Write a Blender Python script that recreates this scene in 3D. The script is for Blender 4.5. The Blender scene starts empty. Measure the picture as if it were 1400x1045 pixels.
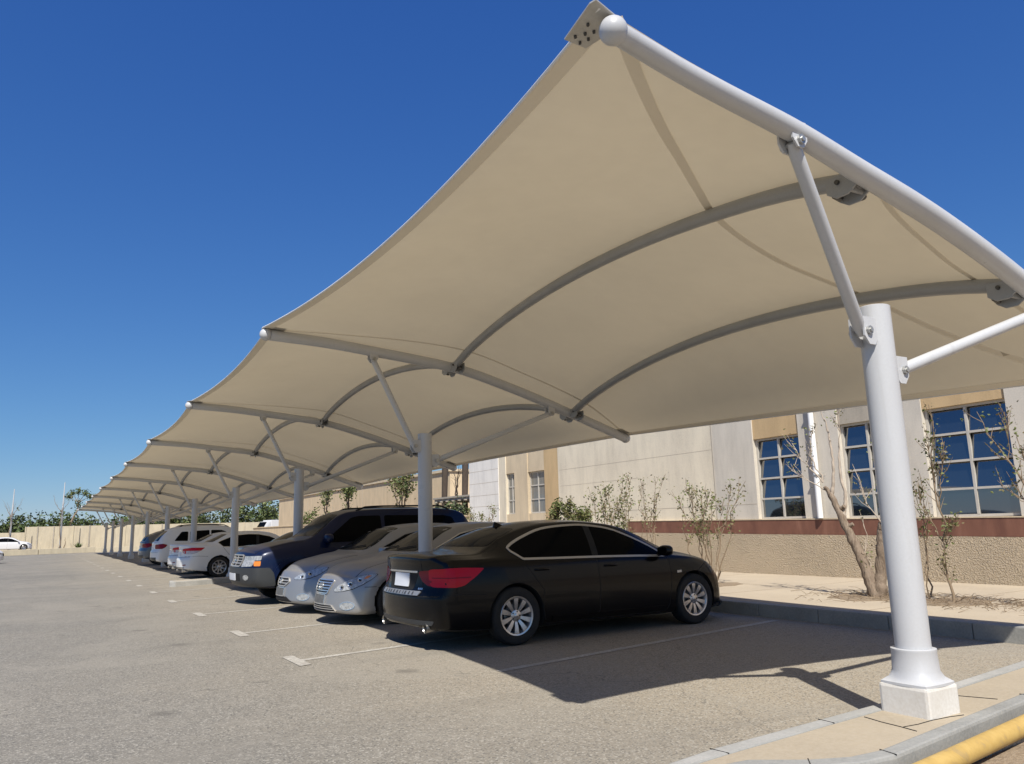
import bpy, bmesh, math, random
from mathutils import Vector, Matrix
from mathutils.bvhtree import BVHTree
from mathutils.geometry import delaunay_2d_cdt
random.seed(7)
R_ = math.radians
S = bpy.context.scene
COL = S.collection

# ------------------------------------------------------------------ helpers
class MB:
    """collects vertices and faces, then links them as ONE mesh object"""
    def __init__(s): s.v=[]; s.f=[]; s.m=[]
    def add(s, vs, fs, mi=0):
        o=len(s.v); s.v+= [tuple(p) for p in vs]
        for f in fs: s.f.append(tuple(i+o for i in f)); s.m.append(mi)
    def box(s, a, b, mi=0, ch=0.0):
        x0,y0,z0=a; x1,y1,z1=b
        s.add([(x0,y0,z0),(x1,y0,z0),(x1,y1,z0),(x0,y1,z0),(x0,y0,z1),(x1,y0,z1),(x1,y1,z1),(x0,y1,z1)],
              [(0,3,2,1),(4,5,6,7),(0,1,5,4),(1,2,6,5),(2,3,7,6),(3,0,4,7)],mi)
    def tube(s, pts, r, n=12, caps=True, mi=0):
        pts=[Vector(p) for p in pts]; rs=r if isinstance(r,(list,tuple)) else [r]*len(pts)
        vs=[]; up=None
        for i,p in enumerate(pts):
            t=(pts[min(i+1,len(pts)-1)]-pts[max(i-1,0)]).normalized()
            if up is None:
                up=Vector((0,0,1)) if abs(t.z)<.9 else Vector((1,0,0))
            a=t.cross(up).normalized(); b=a.cross(t).normalized(); up=b
            for k in range(n):
                q=2*math.pi*k/n; vs.append(p+(a*math.cos(q)+b*math.sin(q))*rs[i])
        fs=[]
        for i in range(len(pts)-1):
            for k in range(n):
                k2=(k+1)%n; fs.append((i*n+k,i*n+k2,(i+1)*n+k2,(i+1)*n+k))
        if caps: fs.append(tuple(range(n-1,-1,-1))); fs.append(tuple((len(pts)-1)*n+k for k in range(n)))
        s.add(vs,fs,mi)
    def lathe(s, prof, n=32, mi=0, M=None):
        """profile of (r,z) turned about z"""
        vs=[]; fs=[]; L=len(prof)
        for k in range(n):
            q=2*math.pi*k/n
            for r,z in prof:
                p=Vector((r*math.cos(q),r*math.sin(q),z)); vs.append(M@p if M else p)
        for k in range(n):
            k2=(k+1)%n
            for i in range(L-1): fs.append((k*L+i,k2*L+i,k2*L+i+1,k*L+i+1))
        s.add(vs,fs,mi)
    def sphere(s, c, r, n=14, m=9, mi=0, sc=(1,1,1)):
        vs=[];fs=[]
        for i in range(m+1):
            a=math.pi*i/m
            for k in range(n):
                b=2*math.pi*k/n
                vs.append((c[0]+r*sc[0]*math.sin(a)*math.cos(b),c[1]+r*sc[1]*math.sin(a)*math.sin(b),c[2]+r*sc[2]*math.cos(a)))
        for i in range(m):
            for k in range(n):
                k2=(k+1)%n; fs.append((i*n+k,(i+1)*n+k,(i+1)*n+k2,i*n+k2))
        s.add(vs,fs,mi)
    def prism(s, poly, z0, z1, mi=0):
        n=len(poly); vs=[(x,y,z0) for x,y in poly]+[(x,y,z1) for x,y in poly]
        fs=[tuple(range(n-1,-1,-1)),tuple(range(n,2*n))]+[(i,(i+1)%n,n+(i+1)%n,n+i) for i in range(n)]
        s.add(vs,fs,mi)
    def build(s, name, mats, parent=None, smooth=None, bevel=0, merge=False):
        me=bpy.data.meshes.new(name); me.from_pydata(s.v,[],s.f)
        if not isinstance(mats,(list,tuple)): mats=[mats]
        for m in mats: me.materials.append(m)
        me.polygons.foreach_set('material_index',s.m)
        bm=bmesh.new(); bm.from_mesh(me)
        if merge: bmesh.ops.remove_doubles(bm,verts=bm.verts,dist=1e-4)
        if bevel: bmesh.ops.bevel(bm,geom=[e for e in bm.edges if len(e.link_faces)==2 and e.calc_face_angle(0)>.5],offset=bevel,segments=2,profile=.6,affect='EDGES')
        bmesh.ops.recalc_face_normals(bm,faces=bm.faces)
        bm.to_mesh(me); bm.free()
        if smooth is not None:
            me.polygons.foreach_set('use_smooth',[True]*len(me.polygons)); me.set_sharp_from_angle(angle=R_(smooth))
        o=bpy.data.objects.new(name,me); COL.objects.link(o)
        if parent: o.parent=parent
        return o
def tag(o,label=None,cat=None,group=None,kind=None):
    if label: o['label']=label
    if cat: o['category']=cat
    if group: o['group']=group
    if kind: o['kind']=kind
    return o
def empty(name,loc=(0,0,0),rz=0,label=None,cat=None,group=None):
    o=bpy.data.objects.new(name,None); COL.objects.link(o); o.location=loc; o.rotation_euler=(0,0,rz); o.empty_display_size=.2
    return tag(o,label,cat,group)
def copy_tree(o,parent=None):
    c=o.copy(); COL.objects.link(c)
    if parent: c.parent=parent
    for ch in list(o.children): copy_tree(ch,c)
    return c
def lerp(a,b,t): return a+(b-a)*t
def pchip(xs,ys,x):
    n=len(xs)
    if x<=xs[0]: return ys[0]
    if x>=xs[-1]: return ys[-1]
    i=max(k for k in range(n-1) if xs[k]<=x)
    h=[xs[k+1]-xs[k] for k in range(n-1)]; d=[(ys[k+1]-ys[k])/h[k] for k in range(n-1)]
    def sl(k):
        if k==0: return d[0]
        if k==n-1: return d[-1]
        if d[k-1]*d[k]<=0: return 0
        w1=2*h[k]+h[k-1]; w2=h[k]+2*h[k-1]
        return (w1+w2)/(w1/d[k-1]+w2/d[k])
    t=(x-xs[i])/h[i]; m0,m1=sl(i)*h[i],sl(i+1)*h[i]
    return (2*t**3-3*t*t+1)*ys[i]+(t**3-2*t*t+t)*m0+(-2*t**3+3*t*t)*ys[i+1]+(t**3-t*t)*m1
def crom(P,t):
    n=len(P)-1; f=min(max(t*n,0),n-1e-9); i=int(f); u=f-i
    p0=Vector(P[max(i-1,0)]);p1=Vector(P[i]);p2=Vector(P[i+1]);p3=Vector(P[min(i+2,n)])
    return .5*((2*p1)+(p2-p0)*u+(2*p0-5*p1+4*p2-p3)*u*u+(3*p1-p0-3*p2+p3)*u**3)

# ------------------------------------------------------------------ materials
def mat(name,base=(.5,.5,.5),rough=.5,metal=0,spec=.5,coat=0,coat_r=.05):
    m=bpy.data.materials.new(name); m.use_nodes=True
    b=m.node_tree.nodes['Principled BSDF']
    b.inputs['Base Color'].default_value=(*base,1); b.inputs['Roughness'].default_value=rough
    b.inputs['Metallic'].default_value=metal; b.inputs['Specular IOR Level'].default_value=spec
    b.inputs['Coat Weight'].default_value=coat; b.inputs['Coat Roughness'].default_value=coat_r
    return m
class NT:
    def __init__(s,m): s.m=m; s.t=m.node_tree; s.b=s.t.nodes.get('Principled BSDF')
    def n(s,typ,**k):
        x=s.t.nodes.new(typ)
        for a,v in k.items(): setattr(x,a,v)
        return x
    def l(s,a,b): s.t.links.new(a,b)
    def coord(s,obj=True,scale=None):
        c=s.n('ShaderNodeTexCoord'); o=c.outputs['Object']
        if scale:
            mp=s.n('ShaderNodeMapping'); mp.inputs['Scale'].default_value=scale; s.l(o,mp.inputs['Vector']); o=mp.outputs['Vector']
        return o
    def noise(s,vec,scale,detail=4,rough=.55,dist=0):
        x=s.n('ShaderNodeTexNoise'); x.inputs['Scale'].default_value=scale; x.inputs['Detail'].default_value=detail
        x.inputs['Roughness'].default_value=rough; x.inputs['Distortion'].default_value=dist
        s.l(vec,x.inputs['Vector']); return x.outputs['Fac']
    def ramp(s,fac,stops):
        r=s.n('ShaderNodeValToRGB'); e=r.color_ramp.elements
        while len(e)<len(stops): e.new(.5)
        for i,(p,c) in enumerate(stops): e[i].position=p; e[i].color=(*c,1) if len(c)==3 else c
        s.l(fac,r.inputs['Fac']); return r.outputs['Color']
    def mix(s,fac,a,b,mode='MIX'):
        x=s.n('ShaderNodeMix',data_type='RGBA',blend_type=mode)
        for sock,v in ((x.inputs[0],fac),(x.inputs[6],a),(x.inputs[7],b)):
            if isinstance(v,(int,float)): sock.default_value=v
            elif isinstance(v,tuple): sock.default_value=(*v,1)
            else: s.l(v,sock)
        return x.outputs[2]
    def bump(s,h,strength=.3,dist=.01,prev=None):
        b=s.n('ShaderNodeBump'); b.inputs['Strength'].default_value=strength; b.inputs['Distance'].default_value=dist
        s.l(h,b.inputs['Height'])
        if prev: s.l(prev,b.inputs['Normal'])
        return b.outputs['Normal']
    def rng(s,fac,a,b,c,d):
        x=s.n('ShaderNodeMapRange'); x.inputs[1].default_value=a;x.inputs[2].default_value=b;x.inputs[3].default_value=c;x.inputs[4].default_value=d
        s.l(fac,x.inputs[0]); return x.outputs[0]
def varied(name,c1,c2,scale=3,rough=.7,fine=60,bump=.2,bd=.004,c3=None,stretch=None,spec=.4,metal=0):
    m=mat(name,c1,rough,metal,spec); t=NT(m); v=t.coord(scale=stretch)
    col=t.ramp(t.noise(v,scale,6,.6),[(.3,c1),(.7,c2)])
    col=t.mix(t.rng(t.noise(v,fine,3),.35,.65,0,.35),col,c3 or tuple(x*.75 for x in c1))
    t.l(col,t.b.inputs['Base Color'])
    if bump: t.l(t.bump(t.noise(v,fine,4),bump,bd),t.b.inputs['Normal'])
    t.l(t.rng(t.noise(v,scale*2,3),.3,.7,max(rough-.12,.02),min(rough+.1,1)),t.b.inputs['Roughness'])
    return m
M={}
def asphalt(name,k=.84):
    m=mat(name,(.2,.2,.2),.88,0,.3); t=NT(m); v=t.coord()
    big=t.noise(v,.16,5,.6,.6); mid=t.noise(v,1.1,5,.65,.3)
    col=t.ramp(big,[(.30,(.205*k,.192*k,.164*k)),(.5,(.255*k,.236*k,.198*k)),(.68,(.315*k,.284*k,.228*k))])
    col=t.mix(t.rng(mid,.34,.72,0,.45),col,(.195*k,.183*k,.158*k))
    # long tyre-worn streaks running with the row
    vs=t.coord(scale=(.55,.06,1)); st=t.noise(vs,1.3,4,.6,.4)
    col=t.mix(t.rng(st,.52,.72,0,.45),col,(.31*k,.285*k,.24*k))
    # blown dust gathered in the parking bays
    sx=t.n('ShaderNodeSeparateXYZ'); t.l(v,sx.inputs[0]); ad=t.n('ShaderNodeMath',operation='MULTIPLY_ADD'); t.l(t.noise(v,.35,4,.6),ad.inputs[0]); ad.inputs[1].default_value=3.4; t.l(sx.outputs['X'],ad.inputs[2])
    col=t.mix(t.rng(ad.outputs[0],2.6,6.6,0,.80),col,(.335,.285,.212))
    # stone chips of the aggregate
    vo=t.n('ShaderNodeTexVoronoi'); vo.inputs['Scale'].default_value=88; t.l(v,vo.inputs['Vector'])
    chip=t.n('ShaderNodeSeparateColor'); t.l(vo.outputs['Color'],chip.inputs[0])
    col=t.mix(t.rng(chip.outputs[0],.70,.95,0,.62),col,(.52*k,.49*k,.42*k))
    col=t.mix(t.rng(chip.outputs[1],.70,.95,0,.66),col,(.09*k,.088*k,.08*k))
    vo2=t.n('ShaderNodeTexVoronoi'); vo2.inputs['Scale'].default_value=22; t.l(v,vo2.inputs['Vector'])
    c2=t.n('ShaderNodeSeparateColor'); t.l(vo2.outputs['Color'],c2.inputs[0])
    col=t.mix(t.rng(c2.outputs[0],.90,1,0,.28),col,(.40*k,.37*k,.31*k))
    col=t.mix(t.rng(t.noise(v,.42,5,.6,1.2),.50,.60,0,.30),col,(.30,.275,.228))
    # worn patches, drips of oil and darker tyre tracks
    v3=t.n('ShaderNodeTexVoronoi'); v3.inputs['Scale'].default_value=.85; v3.inputs['Randomness'].default_value=1; t.l(v,v3.inputs['Vector'])
    wob=t.n('ShaderNodeMath',operation='MULTIPLY_ADD'); t.l(t.noise(v,9,4,.7),wob.inputs[0]); wob.inputs[1].default_value=.22; t.l(v3.outputs['Distance'],wob.inputs[2])
    col=t.mix(t.rng(wob.outputs[0],.15,.24,.55,0),col,(.10,.092,.078))
    vt=t.coord(scale=(.22,1.6,1)); col=t.mix(t.rng(t.noise(vt,.9,4,.55,.6),.56,.76,0,.38),col,(.165,.152,.128))
    v4=t.n('ShaderNodeTexVoronoi'); v4.feature='DISTANCE_TO_EDGE'; v4.inputs['Scale'].default_value=.22; wv=t.n('ShaderNodeVectorMath',operation='ADD'); nz=t.n('ShaderNodeTexNoise'); nz.inputs['Scale'].default_value=1.7; nz.inputs['Detail'].default_value=5; t.l(v,nz.inputs['Vector']); sc_=t.n('ShaderNodeVectorMath',operation='SCALE'); sc_.inputs['Scale'].default_value=.9; t.l(nz.outputs['Color'],sc_.inputs[0]); t.l(v,wv.inputs[0]); t.l(sc_.outputs[0],wv.inputs[1]); t.l(wv.outputs[0],v4.inputs['Vector'])
    col=t.mix(t.rng(v4.outputs['Distance'],.0008,.0022,.45,0),col,(.09,.083,.072))
    t.l(col,t.b.inputs['Base Color'])
    n=t.bump(vo.outputs['Distance'],.5,.005); n=t.bump(t.noise(v,14,5),.25,.012,n); t.l(n,t.b.inputs['Normal'])
    return m
M['asphalt']=asphalt('asphalt')
M['sand']=varied('sand',(.42,.34,.24),(.30,.24,.17),.35,.95,25,.5,.02)
M['soil']=varied('soil',(.30,.225,.145),(.20,.15,.10),2.2,.95,40,.8,.03,(.42,.34,.24))
M['slab']=varied('paving_concrete',(.40,.335,.24),(.32,.268,.195),1.3,.9,45,.4,.006,(.45,.39,.30))
M['walk']=varied('sidewalk_concrete',(.46,.385,.275),(.37,.305,.22),.8,.92,45,.35,.006,(.50,.43,.33))
M['kerb']=varied('kerb_concrete',(.30,.30,.28),(.215,.215,.20),2.2,.88,50,.45,.005,(.40,.385,.35))
M['kerb_light']=varied('worn_white_kerb',(.44,.43,.40),(.31,.305,.28),3.,.88,50,.45,.005,(.24,.23,.21))
def worn_line():
    m=mat('road_paint',(.6,.58,.52),.8); t=NT(m); v=t.coord()
    w=t.rng(t.noise(v,30,6,.7),.36,.60,0,1); w2=t.rng(t.noise(v,4,4,.6),.42,.62,0,.6)
    col=t.mix(w,(.56,.535,.47),(.30,.275,.235)); col=t.mix(w2,col,(.31,.285,.245)); t.l(col,t.b.inputs['Base Color']); return m
M['paint']=worn_line()
M['steel']=varied('white_painted_steel',(.53,.535,.54),(.485,.49,.495),1.6,.38,70,.05,.001,(.46,.46,.455),spec=.5)
t_=NT(M['steel']); v_=t_.coord(); lk=[l for l in t_.t.links if l.to_socket==t_.b.inputs['Base Color']][0]; src=lk.from_socket
spk=t_.noise(v_,5,8,.8,.4); run=t_.noise(t_.coord(scale=(6,6,.7)),1.6,5,.65,.3)
c_=t_.mix(t_.rng(run,.56,.78,0,.28),src,(.34,.33,.31)); c_=t_.mix(t_.rng(spk,.735,.765,0,.75),c_,(.20,.105,.055)); t_.l(c_,t_.b.inputs['Base Color'])
M['steel_grey']=varied('grey_painted_steel',(.33,.335,.335),(.285,.29,.29),1.6,.42,70,.05,.001,(.26,.26,.26),spec=.5)
M['zinc']=varied('zinc_plate',(.50,.50,.48),(.38,.38,.36),12,.45,60,.1,.001,metal=.7)
M['bolt']=mat('bolt_steel',(.10,.10,.10),.45,.6)
M['plinth']=varied('whitewashed_plinth',(.70,.68,.63),(.60,.57,.51),3.2,.75,60,.15,.002,(.50,.45,.37))
def fabric(name,k=1.0,tr=.5):
    m=bpy.data.materials.new(name); m.use_nodes=True; t=NT(m); t.t.nodes.remove(t.b)
    out=[n for n in t.t.nodes if n.type=='OUTPUT_MATERIAL'][0]
    v=t.coord(); a=t.noise(v,.7,5,.6,.3); b=t.noise(v,7,4)
    d=t.n('ShaderNodeBsdfDiffuse'); tl=t.n('ShaderNodeBsdfTranslucent'); mx=t.n('ShaderNodeMixShader'); mx.inputs[0].default_value=tr
    t.l(t.mix(t.rng(a,.3,.7,0,.5),(.67*k,.62*k,.515*k),(.61*k,.56*k,.46*k)),d.inputs['Color'])
    c=t.mix(t.rng(a,.3,.7,0,.6),(.355*k,.29*k,.185*k),(.315*k,.257*k,.163*k)); c=t.mix(t.rng(b,.4,.6,0,.12),c,(.23*k,.18*k,.12*k))
    t.l(c,tl.inputs['Color'])
    # fine weave
    w=t.n('ShaderNodeTexWave'); w.inputs['Scale'].default_value=90; t.l(v,w.inputs['Vector'])
    nb=t.bump(t.noise(v,2.2,4,.5,.5),.10,.05); nb=t.bump(w.outputs['Fac'],.03,.001,nb); t.l(nb,d.inputs['Normal'])
    t.l(d.outputs[0],mx.inputs[1]); t.l(tl.outputs[0],mx.inputs[2]); t.l(mx.outputs[0],out.inputs['Surface']); return m
M['fabric']=fabric('cream_membrane',1.0,.42)
M['seam']=fabric('membrane_double_layer',1.27,.14)
M['hem']=mat('white_hem',(.72,.71,.68),.5)
M['joint']=mat('render_joint_line',(.50,.44,.35),.95)  # joint lines, slightly darker than the plaster around them
M['curtain']=varied('curtained_glass',(.26,.25,.22),(.19,.185,.165),3,.08,30,0,c3=(.12,.12,.11),spec=.6,stretch=(1,6,.4))
M['ply']=varied('corner_plate',(.66,.64,.59),(.50,.48,.43),9,.5,60,.2,.002,metal=.4)
# building
def wallmat(name,a,b,c3=None,bump=.3,stain=None):
    m=mat(name,a,.9,0,.3); t=NT(m); v=t.coord(); vs=t.coord(scale=(1,1,.22))
    col=t.ramp(t.noise(v,.9,6,.62,.4),[(.3,a),(.7,b)])
    col=t.mix(t.rng(t.noise(vs,2.6,5,.65,.3),.42,.70,0,.72),col,stain or tuple(x*.76 for x in b))
    col=t.mix(t.rng(t.noise(v,38,4,.6),.35,.65,0,.28),col,c3 or tuple(min(1,x*1.18) for x in a))
    t.l(col,t.b.inputs['Base Color']); t.l(t.bump(t.noise(v,45,5,.6),bump,.006),t.b.inputs['Normal']); return m
M['wall']=wallmat('washed_plaster',(.76,.68,.525),(.68,.605,.475))
M['wall2']=wallmat('grey_plaster',(.62,.57,.485),(.55,.505,.43))
M['wallgrey']=wallmat('grey_spandrel',(.45,.40,.32),(.37,.33,.27),stain=(.26,.235,.20))
M['walltan']=wallmat('tan_plaster',(.57,.41,.225),(.50,.36,.20))
M['wallbeige']=wallmat('beige_plaster',(.66,.54,.37),(.58,.475,.33))
M['wallwhite']=wallmat('white_plaster',(.80,.77,.71),(.73,.70,.65))
M['wallfar']=wallmat('sandstone_wall',(.66,.52,.34),(.59,.47,.31))
M['bound']=wallmat('boundary_wall_render',(.56,.49,.35),(.48,.42,.31))
def rust():
    m=mat('rust_red_band',(.17,.075,.05),.75); t=NT(m); v=t.coord(scale=(1,1,.3))
    col=t.ramp(t.noise(v,3,6,.65,.4),[(.3,(.135,.056,.037)),(.55,(.20,.088,.056)),(.75,(.27,.135,.09))])
    t.l(col,t.b.inputs['Base Color']); t.l(t.bump(t.noise(v,40,4),.2,.004),t.b.inputs['Normal']); return m
M['rust']=rust()
def stucco():
    m=mat('pebble_stucco',(.42,.34,.23),.95); t=NT(m); v=t.coord()
    vo=t.n('ShaderNodeTexVoronoi'); vo.inputs['Scale'].default_value=38; t.l(v,vo.inputs['Vector'])
    n2=t.noise(v,52,5,.7,.3)
    col=t.ramp(t.noise(v,1.3,5,.6),[(.3,(.54,.43,.29)),(.7,(.45,.36,.245))])
    col=t.mix(t.rng(n2,.35,.65,0,.5),col,(.64,.54,.40))
    t.l(col,t.b.inputs['Base Color']); n=t.bump(vo.outputs['Distance'],.9,.03); n=t.bump(n2,.8,.03,n); t.l(n,t.b.inputs['Normal']); return m
M['stucco']=stucco()
def winglass():
    m=mat('window_glass',(.012,.016,.02),.03,0,1.0,1.0,.02); t=NT(m); v=t.coord()
    t.b.inputs['IOR'].default_value=1.9
    t.l(t.bump(t.noise(v,1.1,2),.06,.02),t.b.inputs['Normal']); return m
M['winglass']=winglass()
M['winframe']=varied('window_frame_paint',(.56,.53,.47),(.47,.44,.39),5,.5,60,.05)
M['jamb']=varied('jamb_plaster',(.50,.42,.30),(.42,.35,.26),5,.9,60,.2)
M['white_pipe']=mat('white_pvc',(.78,.78,.77),.35)
def yellow():
    m=mat('yellow_paint',(.55,.33,.05),.5); t=NT(m); v=t.coord()
    col=t.ramp(t.noise(v,7,8,.72,.5),[(.3,(.56,.39,.13)),(.55,(.47,.31,.09)),(.68,(.33,.24,.12)),(.78,(.22,.19,.15))])
    t.l(col,t.b.inputs['Base Color']); return m
M['yellow']=yellow()
# vegetation
def leafmat(name,a,b):
    m=mat(name,a,.55,0,.35); t=NT(m); g=t.n('ShaderNodeNewGeometry')
    col=t.ramp(g.outputs['Random Per Island'],[(.0,a),(.5,tuple((x+y)/2 for x,y in zip(a,b))),(1,b)]); t.l(col,t.b.inputs['Base Color'])
    t.b.inputs['Transmission Weight'].default_value=0
    return m
M['leaf']=leafmat('shrub_leaf',(.085,.105,.028),(.17,.19,.065))
M['leaf_dry']=leafmat('dry_leaf',(.13,.115,.045),(.20,.17,.08))
M['leaf_dark']=leafmat('far_leaf',(.028,.040,.020),(.075,.085,.042))
M['leaf_mid']=leafmat('tree_leaf',(.055,.085,.022),(.11,.14,.045))
M['bark']=varied('pale_bark',(.29,.22,.16),(.12,.085,.058),11,.92,46,1.0,.02,(.38,.31,.23),stretch=(1,1,.25))
M['pale_twig']=varied('pale_twig',(.50,.42,.33),(.40,.33,.26),9,.9,60,.3,.003)
M['twig']=varied('twig_bark',(.27,.20,.13),(.19,.14,.09),9,.9,60,.3,.003)
M['darkbark']=varied('dark_bark',(.10,.075,.055),(.06,.045,.035),9,.95,60,.5,.01,stretch=(1,1,.3))
# cars
def carpaint(name,base,metal=.0,rough=.35,coat=1.0,dust=.0,dustc=(.40,.33,.25)):
    m=mat(name,base,rough,metal,.5,coat,.04); t=NT(m); v=t.coord()
    if dust:
        g=t.n('ShaderNodeNewGeometry'); sp=t.n('ShaderNodeSeparateXYZ'); t.l(g.outputs['Normal'],sp.inputs[0])
        up=t.rng(sp.outputs['Z'],.25,1,0,1)
        mu=t.n('ShaderNodeMath',operation='MULTIPLY'); t.l(up,mu.inputs[0]); t.l(t.rng(t.noise(v,3.5,5,.6),.25,.7,dust*.5,dust),mu.inputs[1])
        t.l(t.mix(mu.outputs[0],base,dustc),t.b.inputs['Base Color'])
        inv=t.rng(mu.outputs[0],0,.6,coat,coat*.25); t.l(inv,t.b.inputs['Coat Weight'])
        t.l(t.rng(mu.outputs[0],0,.6,rough,.75),t.b.inputs['Roughness'])
    return m
M['black']=carpaint('black_paint',(.0022,.0022,.003),0,.22,.12,.03,(.12,.10,.08))
M['silver']=carpaint('silver_paint',(.33,.328,.322),.55,.40,.32,.36,(.30,.265,.22))
M['silver_blue']=carpaint('cool_silver_paint',(.31,.32,.335),.55,.40,.32,.32,(.30,.265,.22))
M['blue']=carpaint('dark_blue_paint',(.0055,.012,.042),.1,.28,.16,.02,(.20,.18,.18))
M['white']=carpaint('white_paint',(.70,.70,.69),0,.35,.4,.2,(.5,.45,.38))
M['white2']=carpaint('pearl_white_paint',(.64,.645,.65),0,.35,.4,.2,(.5,.45,.38))
M['grey_car']=carpaint('slate_grey_paint',(.10,.115,.135),.5,.35,.8,.2)
M['cladding']=mat('grey_bumper_plastic',(.034,.037,.040),.5)
M['glass']=mat('tinted_glass',(.0035,.004,.0045),.04,0,.18,0)
M['glass_dusty']=varied('dusty_glass',(.006,.006,.007),(.012,.012,.0115),4,.12,40,0,c3=(.016,.016,.015),spec=.16)
M['glass_light']=varied('hazy_windscreen',(.010,.012,.013),(.020,.022,.021),3,.10,40,0,c3=(.025,.025,.023),spec=.14)
M['black'].node_tree.nodes['Principled BSDF'].inputs['Specular IOR Level'].default_value=.22
for k_,s_ in (('blue',.25),('silver',.4),('silver_blue',.4)): M[k_].node_tree.nodes['Principled BSDF'].inputs['Specular IOR Level'].default_value=s_
M['gap']=mat('panel_gap',(.006,.006,.006),.8)
M['under']=mat('underbody_black',(.010,.010,.010),.9)
M['rubber']=varied('tyre_rubber',(.018,.018,.018),(.028,.027,.025),10,.85,60,.2,.002)
M['chrome']=mat('chrome',(.66,.66,.66),.20,.85)
M['satin']=mat('satin_trim',(.52,.49,.44),.42,.55)
M['alloy']=mat('alloy',(.62,.62,.63),.28,.9)
M['alloy_dark']=mat('rim_barrel',(.05,.05,.05),.5,.7)
M['exhaust']=mat('exhaust_steel',(.34,.33,.31),.28,.9)
M['red_lens']=mat('red_lens',(.46,.006,.020),.15,0,.25,0)
M['red_lens2']=mat('dark_red_lens',(.20,.004,.012),.15,0,.25,0)
M['amber']=mat('amber_lens',(.62,.20,.02),.15,0,.6,1)
M['lamp']=varied('headlamp_lens',(.26,.27,.27),(.60,.61,.60),22,.12,60,.35,.01,(.07,.07,.075),spec=.7,metal=.2)
M['lamp_blue']=varied('headlamp_lens_cool',(.22,.26,.31),(.52,.57,.63),22,.12,60,.35,.01,(.06,.07,.09),spec=.7,metal=.2)
M['clear_lens']=varied('clear_tail_lens',(.40,.38,.40),(.56,.55,.57),14,.12,30,.2,.01,(.40,.16,.2),spec=.8)
for k_ in ('glass','glass_light','glass_dusty'): M[k_].node_tree.nodes['Principled BSDF'].inputs['IOR'].default_value=1.22
M['plate']=mat('white_plate',(.66,.68,.72),.45)
M['plate_dark']=varied('dark_plate',(.10,.10,.095),(.17,.165,.155),14,.5,70,0,c3=(.06,.06,.06))
# ------------------------------------------------------------------ cars
def seg_round(poly,r=.03,n=4):
    """round the corners of a closed 2-D outline"""
    out=[]; N=len(poly)
    for i in range(N):
        p=Vector(poly[i]); a=Vector(poly[i-1])-p; b=Vector(poly[(i+1)%N])-p
        ra=min(r,a.length*.45); rb=min(r,b.length*.45)
        A=p+a.normalized()*ra; B=p+b.normalized()*rb
        for k in range(n+1):
            t=k/n; out.append(tuple(A*(1-t)**2+p*2*t*(1-t)+B*t*t))
    return out
def spl(pts,n=6,closed=False):
    """smooth curve through 2-D points"""
    out=[]; N=len(pts); rng=range(N if closed else N-1)
    for i in rng:
        g=lambda k: Vector(pts[k%N]) if closed else Vector(pts[min(max(k,0),N-1)])
        p0,p1,p2,p3=g(i-1),g(i),g(i+1),g(i+2)
        for k in range(n):
            u=k/n; out.append(tuple(.5*((2*p1)+(p2-p0)*u+(2*p0-5*p1+4*p2-p3)*u*u+(3*p1-p0-3*p2+p3)*u**3)))
    if not closed: out.append(tuple(pts[-1]))
    return out
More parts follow.
